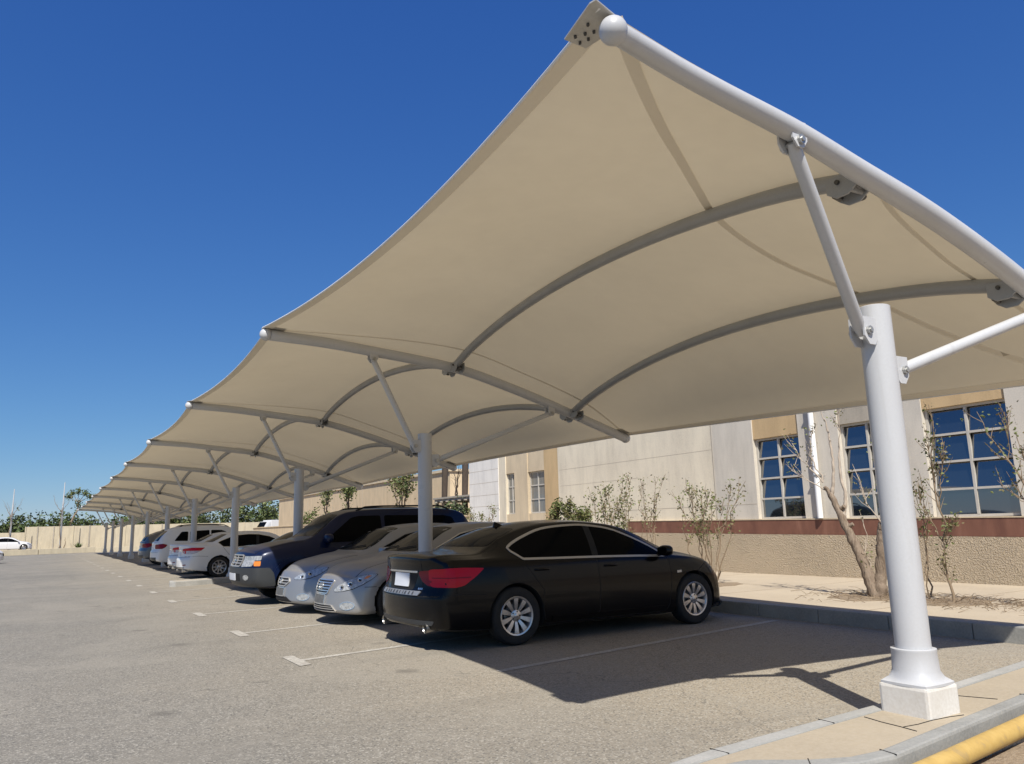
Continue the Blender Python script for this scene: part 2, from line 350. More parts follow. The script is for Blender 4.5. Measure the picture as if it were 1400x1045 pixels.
class Car:
    def __init__(s,sp):
        s.sp=sp; s.L=sp['L']; s.half=max(sp['ws'][1]); s.make_grid()
    def P(s,k,x):
        xs,ys=s.sp[k]; return pchip(xs,ys,x)
    def section(s,x):
        P=s.P; zb,zs,zt=P('zb',x),P('zs',x),P('zt',x); ws,wb,wt=P('ws',x),P('wb',x),P('wt',x)
        ze=zt-P('cr',x); ze=max(ze,zs+.004); zt=max(zt,ze+.006); h=zs-zb
        bul=.018*min(1,max(0,(ze-zs)/.3))
        c=[(0,zb+.012),(.55*ws,zb+.006),(.90*ws,zb),(.965*ws,zb+.03),(.99*ws,zb+.12*h),(ws,zb+.36*h),(ws*.999,zb+.60*h),(ws*.990,zb+.78*h),
           (lerp(ws,wb,.55),zb+.93*h),(wb,zs),(lerp(wb,wt,.33)+bul,lerp(zs,ze,.33)),(lerp(wb,wt,.70)+bul*.9,lerp(zs,ze,.70)),
           (wt+.006,ze-.012*min(1,(ze-zs)/.2)),(wt-.03,ze+.012),(wt*.72,lerp(ze,zt,.55)),(wt*.38,lerp(ze,zt,.88)),(0,zt)]
        out=[]
        for i in range(len(c)-1):
            p0=Vector(c[max(i-1,0)]);p1=Vector(c[i]);p2=Vector(c[i+1]);p3=Vector(c[min(i+2,len(c)-1)])
            d0=max((p1-p0).length,1e-5)**.5; d1=max((p2-p1).length,1e-5)**.5; d2=max((p3-p2).length,1e-5)**.5
            m1=(p2-p1)-0*p1; 
            if i>0: m1=d1*((p1-p0)/d0-(p2-p0)/(d0+d1)+(p2-p1)/d1)
            m2=(p2-p1)
            if i<len(c)-2: m2=d1*((p2-p1)/d1-(p3-p1)/(d1+d2)+(p3-p2)/d2)
            for k in range(3):
                u=k/3; out.append((2*u**3-3*u*u+1)*p1+(u**3-2*u*u+u)*m1+(-2*u**3+3*u*u)*p2+(u**3-u*u)*m2)
        out.append(Vector(c[-1])); out[0].x=0
        return [(max(0,p.x),p.y) for p in out]
    def warp(s,p):
        x,y,z=p; L=s.L; w=s.half; sp=s.sp
        f=min(1,max(0,(x-(L-sp.get('fb',1.1)))/sp.get('fb',1.1)))**2; r=min(1,max(0,(sp.get('rb',.9)-x)/sp.get('rb',.9)))**2
        q=(abs(y)/w)
        x2=x-sp['kf']*q**2.4*f+sp['kr']*q**2.6*r
        f2=min(1,max(0,(x-(L-.5))/.5))**2; r2=min(1,max(0,(.5-x)/.5))**2
        x2+=pchip(*sp['fr'],z)*f2-pchip(*sp['rr'],z)*r2
        return (x2,y,z)
    def make_grid(s):
        L=s.L; r=s.sp.get('rad',.07); st=[]
        for k in range(0,5): st.append(('r',math.pi/2*(1-k/4)))
        n=96
        for i in range(1,n): st.append(('m',r+(L-2*r)*i/n))
        for k in range(0,5): st.append(('f',math.pi/2*k/4))
        rings=[]
        for t,q in st:
            if t=='m': x=q; sec=s.section(x)
            else:
                x=r if t=='r' else L-r; sec=s.section(x); d=r*(1-math.cos(q)); zs_=[p[1] for p in sec]; zc=(min(zs_)+max(zs_))/2; hh=(max(zs_)-min(zs_))/2; ww=max(p[0] for p in sec)
                sec=[(y*(1-d/ww),zc+(z-zc)*(1-d/hh)) for y,z in sec]; x+= (-1 if t=='r' else 1)*r*math.sin(q)
            rings.append((x,sec))
        J=len(rings[0][1]); vs=[];
        full=[]
        for x,sec in rings:
            row=[]
            for y,z in sec: row.append(len(vs)); vs.append((x,y,z))
            mir=[row[0]]
            for j in range(1,J-1): mir.append(len(vs)); vs.append((x,-sec[j][0],sec[j][1]))
            mir.append(row[-1]); full.append((row,mir))
        fs=[]
        for i in range(len(full)-1):
            (a,am),(b,bm_)=full[i],full[i+1]
            for j in range(J-1):
                fs.append((a[j],b[j],b[j+1],a[j+1]))
                q=[am[j],am[j+1],bm_[j+1],bm_[j]]; fs.append(tuple(q))
        K=14
        for ei in (0,len(full)-1):
            row,mir=full[ei]; x,sec=rings[ei]; g=[]
            for j in range(J):
                if j in(0,J-1): g.append([row[j]]*(K+1)); continue
                y,z=sec[j]; line=[row[j]]
                for c in range(1,K): line.append(len(vs)); vs.append((x,y*(1-2*c/K),z))
                line.append(mir[j]); g.append(line)
            for j in range(J-1):
                for c in range(K):
                    f=[g[j][c],g[j][c+1],g[j+1][c+1],g[j+1][c]]; u=[]
                    for q in f:
                        if q not in u: u.append(q)
                    if len(u)>=3: fs.append(tuple(u if ei else u[::-1]))
        s.v=[s.warp(p) for p in vs]; s.f=fs
        s.bvh=BVHTree.FromPolygons(s.v,s.f)
    def ray(s,a,b,d):
        """2-D coordinates of a view (side / front / rear / top) to a point and normal of the body"""
        if d=='R': o,dr=(a,-3,b),(0,1,0)
        elif d=='L': o,dr=(a,3,b),(0,-1,0)
        elif d=='F': o,dr=(s.L+2,a,b),(-1,0,0)
        elif d=='B': o,dr=(-2,a,b),(1,0,0)
        elif d=='T': o,dr=(a,b,4),(0,0,-1)
        elif d in ('FL','FR'):
            sg=1 if d=='FL' else -1; q=.70711; o=(s.L-a*q+3*q,sg*(a*q+3*q),b); dr=(-q,-sg*q,0)
        h=s.bvh.ray_cast(Vector(o),Vector(dr))
        if h[0] is None:
            q=Vector(o)+Vector(dr)*3 if len(d)>1 else Vector((a,-s.half if d=='R' else s.half,b)) if d in 'RL' else Vector((s.L if d=='F' else 0,a,b))
            h=s.bvh.find_nearest(q)
        n=h[1]
        if n.dot(Vector(dr))>0: n=-n
        return h[0],n,Vector(dr)
    def patch(s,mb,poly,d,off=.004,step=.045,depth=.014,mi=0):
        P=[]; N=len(poly)
        for i in range(N):
            a=Vector(poly[i]);b=Vector(poly[(i+1)%N]); n=max(1,int((b-a).length/step))
            for k in range(n): P.append(a.lerp(b,k/n))
        nb=len(P); xs=[p.x for p in P]; ys=[p.y for p in P]
        def inside(x,y):
            c=False; j=nb-1
            for i in range(nb):
                if (P[i].y>y)!=(P[j].y>y) and x<(P[j].x-P[i].x)*(y-P[i].y)/(P[j].y-P[i].y)+P[i].x: c=not c
                j=i
            return c
        x=min(xs)+step*.5; pts=list(P)
        while x<max(xs):
            y=min(ys)+step*.5
            while y<max(ys):
                if inside(x,y) and min((q-Vector((x,y))).length for q in P)>step*.4: pts.append(Vector((x,y)))
                y+=step
            x+=step
        res=delaunay_2d_cdt(pts,[(i,(i+1)%nb) for i in range(nb)],[],0,1e-6)
        V,Fc=res[0],res[2]; out=[];hits=[]
        for p in V:
            h,n,dr=s.ray(p.x,p.y,d); hits.append((h,n,dr)); out.append(h+n*off)
        faces=[]
        for f in Fc:
            c=sum((V[i] for i in f),Vector((0,0)))/len(f)
            if inside(c.x,c.y): faces.append(tuple(f))
        # rim wall turned back into the body
        o=len(mb.v); mb.add(out,faces,mi)
        cnt={}
        for f in faces:
            for a,b in zip(f,f[1:]+f[:1]):
                k=(min(a,b),max(a,b)); cnt[k]=cnt.get(k,0)+1
        bd=[k for k,c in cnt.items() if c==1]; idx={}
        extra=[]
        for a,b in bd:
            for q in (a,b):
                if q not in idx: idx[q]=len(extra); extra.append(out[q]-hits[q][1]*depth)
        o2=len(mb.v); mb.v+=[tuple(p) for p in extra]
        for a,b in bd: mb.f.append((o+a,o+b,o2+idx[b],o2+idx[a])); mb.m.append(mi)
    def strip(s,mb,pts,d,w=.007,off=.003,closed=False,step=.04,mi=0,thick=.008):
        Q=[]; N=len(pts)
        for i in range(N if closed else N-1):
            a=Vector(pts[i]);b=Vector(pts[(i+1)%N]); n=max(1,int((b-a).length/step))
            for k in range(n): Q.append(a.lerp(b,k/n))
        if not closed: Q.append(Vector(pts[-1]))
        n=len(Q); vs=[]
        for i in range(n):
            a=Q[(i-1)%n] if closed else Q[max(i-1,0)]; b=Q[(i+1)%n] if closed else Q[min(i+1,n-1)]
            t=(b-a).normalized(); pr=Vector((-t.y,t.x))*w/2
            for sg in (1,-1):
                p=Q[i]+pr*sg; h,nn,dr=s.ray(p.x,p.y,d); vs.append(h+nn*off); vs.append(h-nn*thick)
        fs=[]
        for i in range(n if closed else n-1):
            j=(i+1)%n; a,b=i*4,j*4
            fs+= [(a,b,b+2,a+2),(a,a+1,b+1,b),(a+2,b+2,b+3,a+3)]
        mb.add(vs,fs,mi)
    def body(s,mats,parent,name='body'):
        mb=MB(); mb.v=list(s.v); mb.f=list(s.f); mb.m=[0]*len(s.f)
        o=mb.build(name,mats,parent,smooth=40)
        # wheel arches cut out of the body
        cut=MB(); ra=s.sp['ra']
        for ax in s.sp['axles']:
            for sg in (1,-1):
                vs=[];n=40
                for k in range(n):
                    q=2*math.pi*k/n
                    for yy in (sg*(s.half-.30),sg*(s.half+.2)): vs.append((ax+ra*math.cos(q),yy,s.sp['wr']+ra*math.sin(q)*(1 if math.sin(q)>0 else 1)))
                fs=[(2*k,2*((k+1)%n),2*((k+1)%n)+1,2*k+1) for k in range(n)]+[tuple(2*k for k in range(n)),tuple(2*k+1 for k in range(n-1,-1,-1))]
                cut.add(vs,fs)
        c=cut.build('cutter',mats[0])
        md=o.modifiers.new('b','BOOLEAN'); md.operation='DIFFERENCE'; md.object=c; md.solver='MANIFOLD'
        dg=bpy.context.evaluated_depsgraph_get(); me=bpy.data.meshes.new_from_object(o.evaluated_get(dg))
        o.modifiers.remove(md); o.data=me; bpy.data.objects.remove(c)
        me.materials.clear()
        for m in mats: me.materials.append(m)
        for p in me.polygons:
            cx,cy,cz=p.center; p.material_index=0; p.use_smooth=True
            for ax in s.sp['axles']:
                d=math.hypot(cx-ax,cz-s.sp['wr'])
                if d<ra+.004 and abs(cy)<s.half-.0 and abs(cy)>s.half-.32 and (abs(p.normal.y)>.9 and abs(cy)<s.half-.25 or abs(d-ra)<.012): p.material_index=1; p.use_smooth=False
            if p.normal.z<-.8 and cz<s.sp['zb'][1][2]+.05: p.material_index=1
        me.set_sharp_from_angle(angle=R_(38))
        return o

def make_wheel(parent,x,y,R,rim,w,kind,outward,rim_mat):
    """tyre mesh with a rim child; axis along y, outward = -1 / +1"""
    T=Matrix.Rotation(math.pi/2*(1 if outward<0 else -1),4,'X')   # +z of the lathe turns to the outside
    t=MB(); hw=w/2
    prof=[(rim-.012,-hw*.8),(rim+.01,-hw*.96),((rim+R)/2,-hw*1.06),(R-.022,-hw*.98),(R-.004,-hw*.78),(R,-hw*.4),(R,hw*.4),(R-.004,hw*.78),(R-.022,hw*.98),((rim+R)/2,hw*1.06),(rim+.01,hw*.96),(rim-.012,hw*.86)]
    t.lathe(prof,40,0,T)
    o=t.build('wheel',[M['rubber'],M['under']],parent,smooth=35); o.location=(x,y,R)
    r=MB()
    r.lathe([(rim-.008,hw*.55),(rim+.004,hw*.88),(rim-.004,hw*.93),(rim-.02,hw*.90),(rim-.032,hw*.66),(rim-.045,hw*.2),(rim-.05,-hw*.6)],48,0,T)
    r.lathe([(rim-.048,-hw*.1),(.0,-hw*.1)],32,1,T)                # dark barrel / brake behind the spokes
    r.lathe([(.125,hw*.0),(.125,hw*.08),(.02,hw*.08)],24,2,T)       # brake disc
    ns={'ten':10,'seven':7,'five':5,'nine':9}[kind]
    for k in range(ns):
        a=2*math.pi*(k+.5)/ns; A=Matrix.Rotation(a,4,'Z')
        if kind=='ten': w0,w1=.016,.033
        elif kind=='nine': w0,w1=.018,.027
        elif kind=='seven': w0,w1=.030,.034
        else: w0,w1=.045,.05
        r0,r1=.045,rim-.022; z0,z1=hw*.62,hw*.80
        vs=[(r0,-w0,z0-.03),(r0,w0,z0-.03),(r1,w1,z1-.03),(r1,-w1,z1-.03),(r0,-w0*.8,z0),(r0,w0*.8,z0),((r0+r1)/2,lerp(w0,w1,.5)*.9,z0+.016),(r1,w1*.92,z1),(r1,-w1*.92,z1),((r0+r1)/2,-lerp(w0,w1,.5)*.9,z0+.016)]
        fs=[(4,5,6,9),(9,6,7,8),(0,1,5,4),(1,2,7,6,5),(2,3,8,7),(3,0,4,9,8)]
        r.add([T@A@Vector(p) for p in vs],fs,0)
    r.lathe([(.068,hw*.50),(.066,hw*.66),(.052,hw*.70),(0,hw*.71)],24,0,T)
    for k in range(5):
        a=2*math.pi*k/5; A=Matrix.Translation((.050*math.cos(a),.050*math.sin(a),0)); r.lathe([(.010,hw*.70),(.009,hw*.725),(0,hw*.725)],8,1,T@A)
    q=r.build('rim',[rim_mat,M['alloy_dark'],M['zinc']],o,smooth=32)
    c=MB(); c.lathe([(.030,hw*.70),(.029,hw*.76),(.02,hw*.79),(0,hw*.80)],20,0,T); c.build('hub_cap',M['alloy'],o,smooth=35)
    return o
def mirror(car,parent,x,z,sg,m,size=1.0):
    h,n,dr=car.ray(x,z,'L' if sg>0 else 'R')
    b=MB(); y0=h.y
    b.tube([(x-.01,y0-sg*.03,z-.01),(x+.0,y0+sg*.06,z+.005),(x-.01,y0+sg*.10,z+.03)],[.026,.022,.02],10)
    vs=[];n1,n2=10,14
    for i in range(n1+1):
        a=math.pi*i/n1
        for k in range(n2):
            q=2*math.pi*k/n2; sx=math.copysign(abs(math.cos(q))**.75,math.cos(q)); 
            py=math.cos(a); ss=math.sin(a)**.7 if 0<i<n1 else 0
            vs.append((x+.0+.055*size*ss*sx+(.025 if sx>0 else 0)*ss, y0+sg*(.165-.02)+sg*.115*size*py, z+.05+.070*size*ss*math.copysign(abs(math.sin(q))**.75,math.sin(q))))
    fs=[]
    for i in range(n1):
        for k in range(n2): fs.append((i*n2+k,(i+1)*n2+k,(i+1)*n2+(k+1)%n2,i*n2+(k+1)%n2))
    b.add(vs,fs); o=b.build('wing_mirror',m,parent,smooth=50)
    g=MB(); cx=x-.058*size; cy=y0+sg*.145
    pts=seg_round([(-.085*size,-.045*size),(.085*size,-.05*size),(.09*size,.045*size),(-.08*size,.045*size)],.03,3)
    g.add([(cx,cy+p[0],z+.05+p[1]) for p in pts]+[(cx+.02,cy+p[0],z+.05+p[1]) for p in pts],[tuple(range(len(pts)))]+[(i,(i+1)%len(pts),len(pts)+(i+1)%len(pts),len(pts)+i) for i in range(len(pts))])
    g.build('mirror_glass',M['glass'],o); return o
def handle(car,parent,x,z,side,m,l=.20):
    h,n,dr=car.ray(x,z,side); sg=1 if side=='L' else -1
    b=MB(); y=h.y
    b.tube([(x-l/2,y-sg*.01,z),(x-l/2+.02,y+sg*.030,z+.002),(x,y+sg*.038,z+.004),(x+l/2-.02,y+sg*.030,z+.002),(x+l/2,y-sg*.01,z)],[.010,.014,.014,.014,.010],8)
    return b.build('door_handle',m,parent,smooth=50)
def both(poly): return [(-a,b) for a,b in poly][::-1]
def wheels(car,root,kind,rim_mat,R,rim,w):
    for ax in car.sp['axles']:
        for sg in (-1,1): make_wheel(root,ax,sg*(car.half-w/2-.012),R,rim,w,kind,sg,rim_mat)
def P1(car,root,name,m,polys,off=.004,depth=.014,step=.045,label=None):
    """one part made of one or more conforming patches [(view, outline)]"""
    b=MB()
    for d,p in polys: car.patch(b,p,d,off,step,depth)
    o=b.build(name,m,root,smooth=35)
    if label: o['label']=label
    return o
def strips(car,root,name,m,items,w=.007,off=.002,closed=False):
    for d,p in items:
        b=MB(); car.strip(b,p,d,w,off,closed); o=b.build(name,m,root,smooth=35)
    return o

def sedan_spec(**k):
    L=k.get('L',4.86); s=L/4.86; sx=lambda a:[x*s for x in a]; H=k.get('H',1.44); dz=H-1.44
    sp=dict(L=L,
     zt=(sx([0,.10,.35,.72,.80,1.15,1.48,1.85,2.25,2.75,3.02,3.30,3.60,3.70,3.85,4.20,4.52,4.70,4.80,4.86]),
         [1.00,1.045,1.07,1.08,1.09,1.255,1.375+dz,1.43+dz,1.44+dz,1.405+dz,1.345+dz,1.215,1.05,1.005,.985,.93,.855,.775,.70,.63]),
     cr=(sx([0,.4,.75,1.0,1.5,2.2,2.9,3.3,3.75,4.3,4.7,4.86]),[.03,.035,.05,.06,.055,.05,.055,.06,.045,.055,.05,.05]),
     zs=(sx([0,.35,.9,1.3,2.0,3.0,3.5,3.9,4.3,4.6,4.86]),[.94,.985,.985,.965,.95,.925,.91,.885,.83,.735,.58]),
     zb=(sx([0,.25,.8,1.6,3.2,4.1,4.6,4.86]),[.31,.25,.20,.185,.175,.18,.185,.22]),
     ws=(sx([0,.15,.5,1.1,2.4,3.8,4.3,4.65,4.86]),[.84,.875,.91,.925,.925,.925,.91,.875,.84]),
     wb=(sx([0,.3,.8,1.4,2.4,3.4,3.9,4.4,4.7,4.86]),[.79,.83,.865,.875,.875,.87,.85,.81,.78,.76]),
     wt=(sx([0,.5,.78,1.1,1.5,2.2,2.9,3.3,3.7,4.2,4.6,4.86]),[.68,.72,.70,.625,.575,.575,.60,.655,.72,.70,.66,.62]),
     kf=.50,kr=.30,fb=1.15,rb=.95,rad=.06,
     fr=([.1,.25,.40,.55,.70,.9],[-.06,.0,.0,-.02,-.07,-.2]),
     rr=([.1,.30,.45,.60,.68,.90,1.1],[-.05,-.01,.0,.0,-.05,-.06,-.02]),
     axles=(1.16*s,3.95*s),wr=.325,ra=.375)
    sp.update({a:b for a,b in k.items() if a not in('H',)})
    return sp
def suv_spec(**k):
    L=k.get('L',5.1); s=L/5.1; H=k.get('H',1.83); dz=H-1.83; sx=lambda a:[x*s for x in a]
    sp=dict(L=L,
     zt=(sx([0,.06,.20,.45,.7,1.2,2.2,3.0,3.25,3.55,3.85,3.95,4.15,4.6,4.9,5.02,5.1]),
         [1.02,1.15,1.45+dz*.6,1.74+dz,1.80+dz,1.83+dz,1.83+dz,1.79+dz,1.72+dz,1.50+dz*.6,1.27,1.235,1.215,1.17,1.11,1.04,.94]),
     cr=(sx([0,.4,.8,2,3,3.5,3.95,4.5,5.1]),[.05,.06,.05,.05,.055,.06,.04,.045,.06]),
     zs=(sx([0,.3,.7,2,3.4,3.9,4.5,4.9,5.1]),[.98,1.07,1.10,1.10,1.09,1.08,1.06,1.00,.86]),
     zb=(sx([0,.3,.9,2,3.6,4.4,4.9,5.1]),[.42,.36,.30,.28,.28,.30,.33,.38]),
     ws=(sx([0,.2,.6,1.3,3,4,4.6,4.9,5.1]),[.90,.93,.955,.965,.965,.965,.955,.93,.90]),
     wb=(sx([0,.3,.8,2,3.4,4,4.6,4.95,5.1]),[.84,.88,.91,.92,.92,.91,.885,.86,.84]),
     wt=(sx([0,.3,.6,1.2,2.5,3.1,3.6,3.95,4.4,4.8,5.1]),[.76,.72,.70,.70,.71,.725,.76,.80,.79,.77,.74]),
     kf=.26,kr=.16,fb=.9,rb=.6,rad=.07,
     fr=([.3,.5,.7,.85,1.0,1.2],[-.05,.02,.03,-.03,-.05,-.12]),
     rr=([.3,.45,.7,.85,1.2,1.8],[-.03,.03,.03,-.03,-.02,.0]),
     axles=(1.0*s,4.12*s),wr=.37,ra=.44)
    sp.update({a:b for a,b in k.items() if a not in('H',)})
    return sp
def place_car(root,front_plus_x,x_end,yc):
    """x_end = world x of the end that faces the aisle"""
    if front_plus_x: root.location=(x_end,yc,0); root.rotation_euler=(0,0,root.get('_a',0))
    L=root['_L']
    if not front_plus_x: root.location=(x_end+L,yc,0); root.rotation_euler=(0,0,math.pi+root.get('_a',0))
    for k in ('_L','_a'):
        if k in root: del root[k]
def car_root(name,label,cat='car'):
    o=empty(name); tag(o,label,cat); return o
# glass outlines shared by the sedans (side view, metres from the rear, body length 4.86)
DLO=[(1.12,1.10),(1.27,.965),(1.82,.952),(2.45,.945),(3.46,.912),(3.27,1.06),(2.82,1.262),(2.46,1.335),(2.13,1.35),(1.70,1.32),(1.40,1.22),(1.22,1.155)]
def sc(poly,s,dx=0,dz=0): return [(x*s+dx,z+dz) for x,z in poly]
def inset_top(poly,d):
    c=sum((Vector(p) for p in poly),Vector((0,0)))/len(poly)
    return [tuple(Vector(p)+(c-Vector(p)).normalized()*d) for p in poly]
def split_windows(dlo,xb,g=.035):
    """front and rear side window of a DLO outline, split at the B pillar"""
    def clip(poly,keep):
        out=[]
        for i in range(len(poly)):
            a,b=poly[i],poly[(i+1)%len(poly)]
            ia,ib=keep(a),keep(b)
            if ia>=0: out.append(a)
            if (ia>=0)!=(ib>=0):
                t=ia/(ia-ib); out.append((a[0]+(b[0]-a[0])*t,a[1]+(b[1]-a[1])*t))
        return out
    return clip(dlo,lambda p:(xb-g)-p[0]-(p[1]-1)*-.12),clip(dlo,lambda p:p[0]-(xb+g)+(p[1]-1)*-.12)
def screens(car,root,L,wm,rm,H=1.44,roof_front=2.98,cowl=3.68,deck=.84,roof_rear=1.52,wt=.60):
    dz=H-1.44
    fr=seg_round([(-.70,1.015),(.70,1.015),(.565,1.345+dz),(.30,1.368+dz),(-.30,1.368+dz),(-.565,1.345+dz)],.06)
    P1(car,root,'windscreen',wm,[('F',fr)],.003)
    bk=seg_round([(-.62,1.125),(.62,1.125),(.50,1.335+dz),(.25,1.35+dz),(-.25,1.35+dz),(-.50,1.335+dz)],.07)
    P1(car,root,'rear_window',rm,[('B',bk)],.003)
def sides(car,root,dlo,xb,gm,trim=None,sides_='RL',pillar=True,tw=.020):
    a,b=split_windows(dlo,xb)
    for sd in sides_:
        if pillar:
            P1(car,root,'window_surround',M['under'],[(sd,dlo)],.002)
        for w in (a,b):
            P1(car,root,'side_window',gm,[(sd,inset_top(w,.016))],.005)
        if trim:
            strips(car,root,'window_trim',M[trim],[(sd,dlo)],tw,.0075,True)
def door_lines(car,root,lines,extra=()):
    it=[(sd,l) for sd in 'RL' for l in lines]+list(extra)
    strips(car,root,'panel_gap',M['gap'],it,.007,.0015)
def letters(mb,car,chars,y0,z0,h,w,view='F',off=.01):
    pass

def black_sedan():
    sp=sedan_spec(L=4.95,H=1.425); s=4.95/4.86; L=4.95
    sp['axles']=(1.22,4.03); sp['wr']=.33; sp['ra']=.372
    sp['kr']=.20; sp['rr']=([.1,.30,.45,.60,.68,.90,1.1],[-.17,-.13,-.11,-.11,-.16,-.18,-.14]); sp['zb'][1][0]=.25; sp['zb'][1][1]=.225
    car=Car(sp); root=car_root('sedan','black sedan with chrome-edged side windows and blank white number plate, at the near end')
    car.body([M['black'],M['under']],root)
    dlo=spl([(1.20,1.09),(1.34,.972),(1.90,.955),(2.54,.945),(3.10,.93),(3.55,.912)][:2],1)+[(1.34,.972)]
    dlo=[(1.195,1.10),(1.215,1.06),(1.335,.972),(1.36,.966)]+[(1.9,.956),(2.54,.945),(3.1,.930),(3.56,.912)]+spl([(3.56,.912),(3.36,1.055),(2.90,1.262),(2.53,1.332),(2.21,1.345),(1.78,1.312),(1.48,1.225),(1.30,1.155),(1.195,1.10)],4)[1:-1]
    sides(car,root,dlo,2.42,M['glass'],'satin',tw=.024)
    screens(car,root,L,M['glass'],M['glass_dusty'],1.425)
    # tail lamps: a side piece round the corner and an inner piece on the boot lid
    for sg,sd in ((-1,'R'),(1,'L')):
        side=[(.245,.895),(.36,.905),(.55,.905),(.80,.893),(.70,.815),(.54,.715),(.44,.695),(.245,.70)]
        P1(car,root,'tail_lamp',M['red_lens'],[(sd,seg_round(side,.025,3))],.008)
        inn=[(sg*.72,.89),(sg*.72,.70),(sg*.60,.715),(sg*.50,.76),(sg*.42,.840),(sg*.44,.872)]
        P1(car,root,'tail_lamp_inner',M['red_lens2'],[('B',seg_round(inn if sg<0 else inn,.02,3))],.007)
        strips(car,root,'lamp_seam',M['red_lens2'],[(sd,[(.26,.80),(.40,.80),(.62,.80)])],.012,.010)
        P1(car,root,'reflector_panel',M['red_lens2'],[('B',seg_round([(sg*.66,.765),(sg*.66,.745),(sg*.52,.775),(sg*.50,.79)],.01,2))],.010)
    P1(car,root,'plate_recess',M['gap'],[('B',seg_round([(-.33,.66),(.33,.66),(.40,.845),(-.40,.845)],.03,3))],.0015)
    P1(car,root,'number_plate',M['plate'],[('B',seg_round([(-.215,.69),(.185,.69),(.185,.845),(-.215,.845)],.01,2))],.014,.02)
    P1(car,root,'garnish',M['chrome'],[('B',seg_round([(-.40,.852),(.40,.852),(.40,.874),(-.40,.874)],.008,2))],.012)
    P1(car,root,'chrome_strip',M['zinc'],[('B',seg_round([(-.50,.606),(.50,.606),(.52,.648),(-.52,.648)],.01,2))],.012)
    b=MB(); random.seed(3)
    yy=-.40
    while yy<.40:
        w=random.uniform(.02,.05); car.patch(b,[(yy,.615),(yy+w,.615),(yy+w,.640),(yy,.640)],'B',.0135,.05,.004); yy+=w+random.uniform(.03,.07)
    b.build('engraved_marks',M['bolt'],root)
    b=MB()
    for k in range(3): car.patch(b,[(-.44-k*.030,.668),(-.463-k*.030,.668),(-.463-k*.030,.688),(-.44-k*.030,.688)],'B',.006,.05,.006)
    b.build('trim_badge',M['chrome'],root)
    P1(car,root,'bumper_insert',M['cladding'],[('B',seg_round([(-.70,.285),(.70,.285),(.74,.335),(-.74,.335)],.02,3))],.004)
    strips(car,root,'bumper_gap',M['gap'],[('B',[(-.80,.600),(0,.585),(.80,.600)]),('B',[(-.46,1.0),(-.47,.90),(-.50,.78),(-.52,.66),(-.5,.60)]),('B',[(.46,1.0),(.47,.90),(.50,.78),(.52,.66),(.5,.60)])],.009,.002)
    door_lines(car,root,[[(2.42,.94),(2.43,.55),(2.41,.30),(2.30,.215)],[(3.60,.90),(3.62,.62),(3.56,.30),(3.50,.22)],[(1.34,.95),(1.40,.85),(1.60,.60),(1.58,.40),(1.62,.22)],[(1.62,.215),(3.5,.215)],[(.14,.60),(.5,.62),(.80,.60)],[(4.95-.55,.84),(4.95-.85,.70),(4.95-.7,.55)]],
        [('T',[(4.93,-.55),(4.7,-.66),(4.3,-.73),(3.8,-.75)]),('T',[(4.93,.55),(4.7,.66),(4.3,.73),(3.8,.75)])])
    # crease along the doors
    strips(car,root,'sill_moulding',M['black'],[(sd,[(1.70,.27),(2.4,.262),(3.5,.262)]) for sd in 'RL'],.05,.012)
    strips(car,root,'side_crease',M['black'],[(sd,[(.95,.82),(2.4,.805),(3.9,.77)]) for sd in 'RL'],.022,.005)
    for sd in 'RL':
        for x in (1.58,2.62): handle(car,root,x,.838,sd,M['black'])
        sg=1 if sd=='L' else -1
        mirror(car,root,3.46,.935,sg,M['black'])
        h=seg_round([(4.42,.72),(4.52,.80),(4.72,.745),(4.86,.66),(4.88,.60),(4.70,.645)],.03,3)
        P1(car,root,'headlight',M['lamp'],[(sd,h)],.007)
        b=MB(); y=sg*.60
        b.tube([(.50,y,.262),(.27,y,.256),(.185,y,.254)],[.046,.052,.055],18,False); b.tube([(.185,y,.254),(.205,y,.254),(.45,y,.258)],[.055,.045,.042],18,False)
        b.build('exhaust_tip',M['exhaust'],root,smooth=50)
        e=MB(); e.lathe([(.0001,0),(.047,0)],16,0,Matrix.Translation((.20,y,.2545))@Matrix.Rotation(math.pi/2,4,'Y')); e.build('exhaust_bore',M['gap'],root)
        strips(car,root,'indicator',M['satin'],[(sd,[(3.72,.70),(3.80,.705)])],.03,.004)
    P1(car,root,'front_lip',M['cladding'],[('F',seg_round([(-.72,.20),(.72,.20),(.74,.25),(-.74,.25)],.02,2))],.03)
    hh,n,dr=car.ray(1.52,0,'T'); b=MB()
    b.add([(1.44,-.018,hh.z-.02),(1.60,-.012,hh.z+.0),(1.46,-.003,hh.z+.055),(1.44,.018,hh.z-.02),(1.60,.012,hh.z),(1.46,.003,hh.z+.055)],[(0,1,2),(3,5,4),(0,2,5,3),(1,4,5,2),(0,3,4,1)])
    b.build('roof_antenna',M['black'],root)
    wheels(car,root,'ten',M['alloy'],.33,.222,.215)
    root['_L']=L; return root
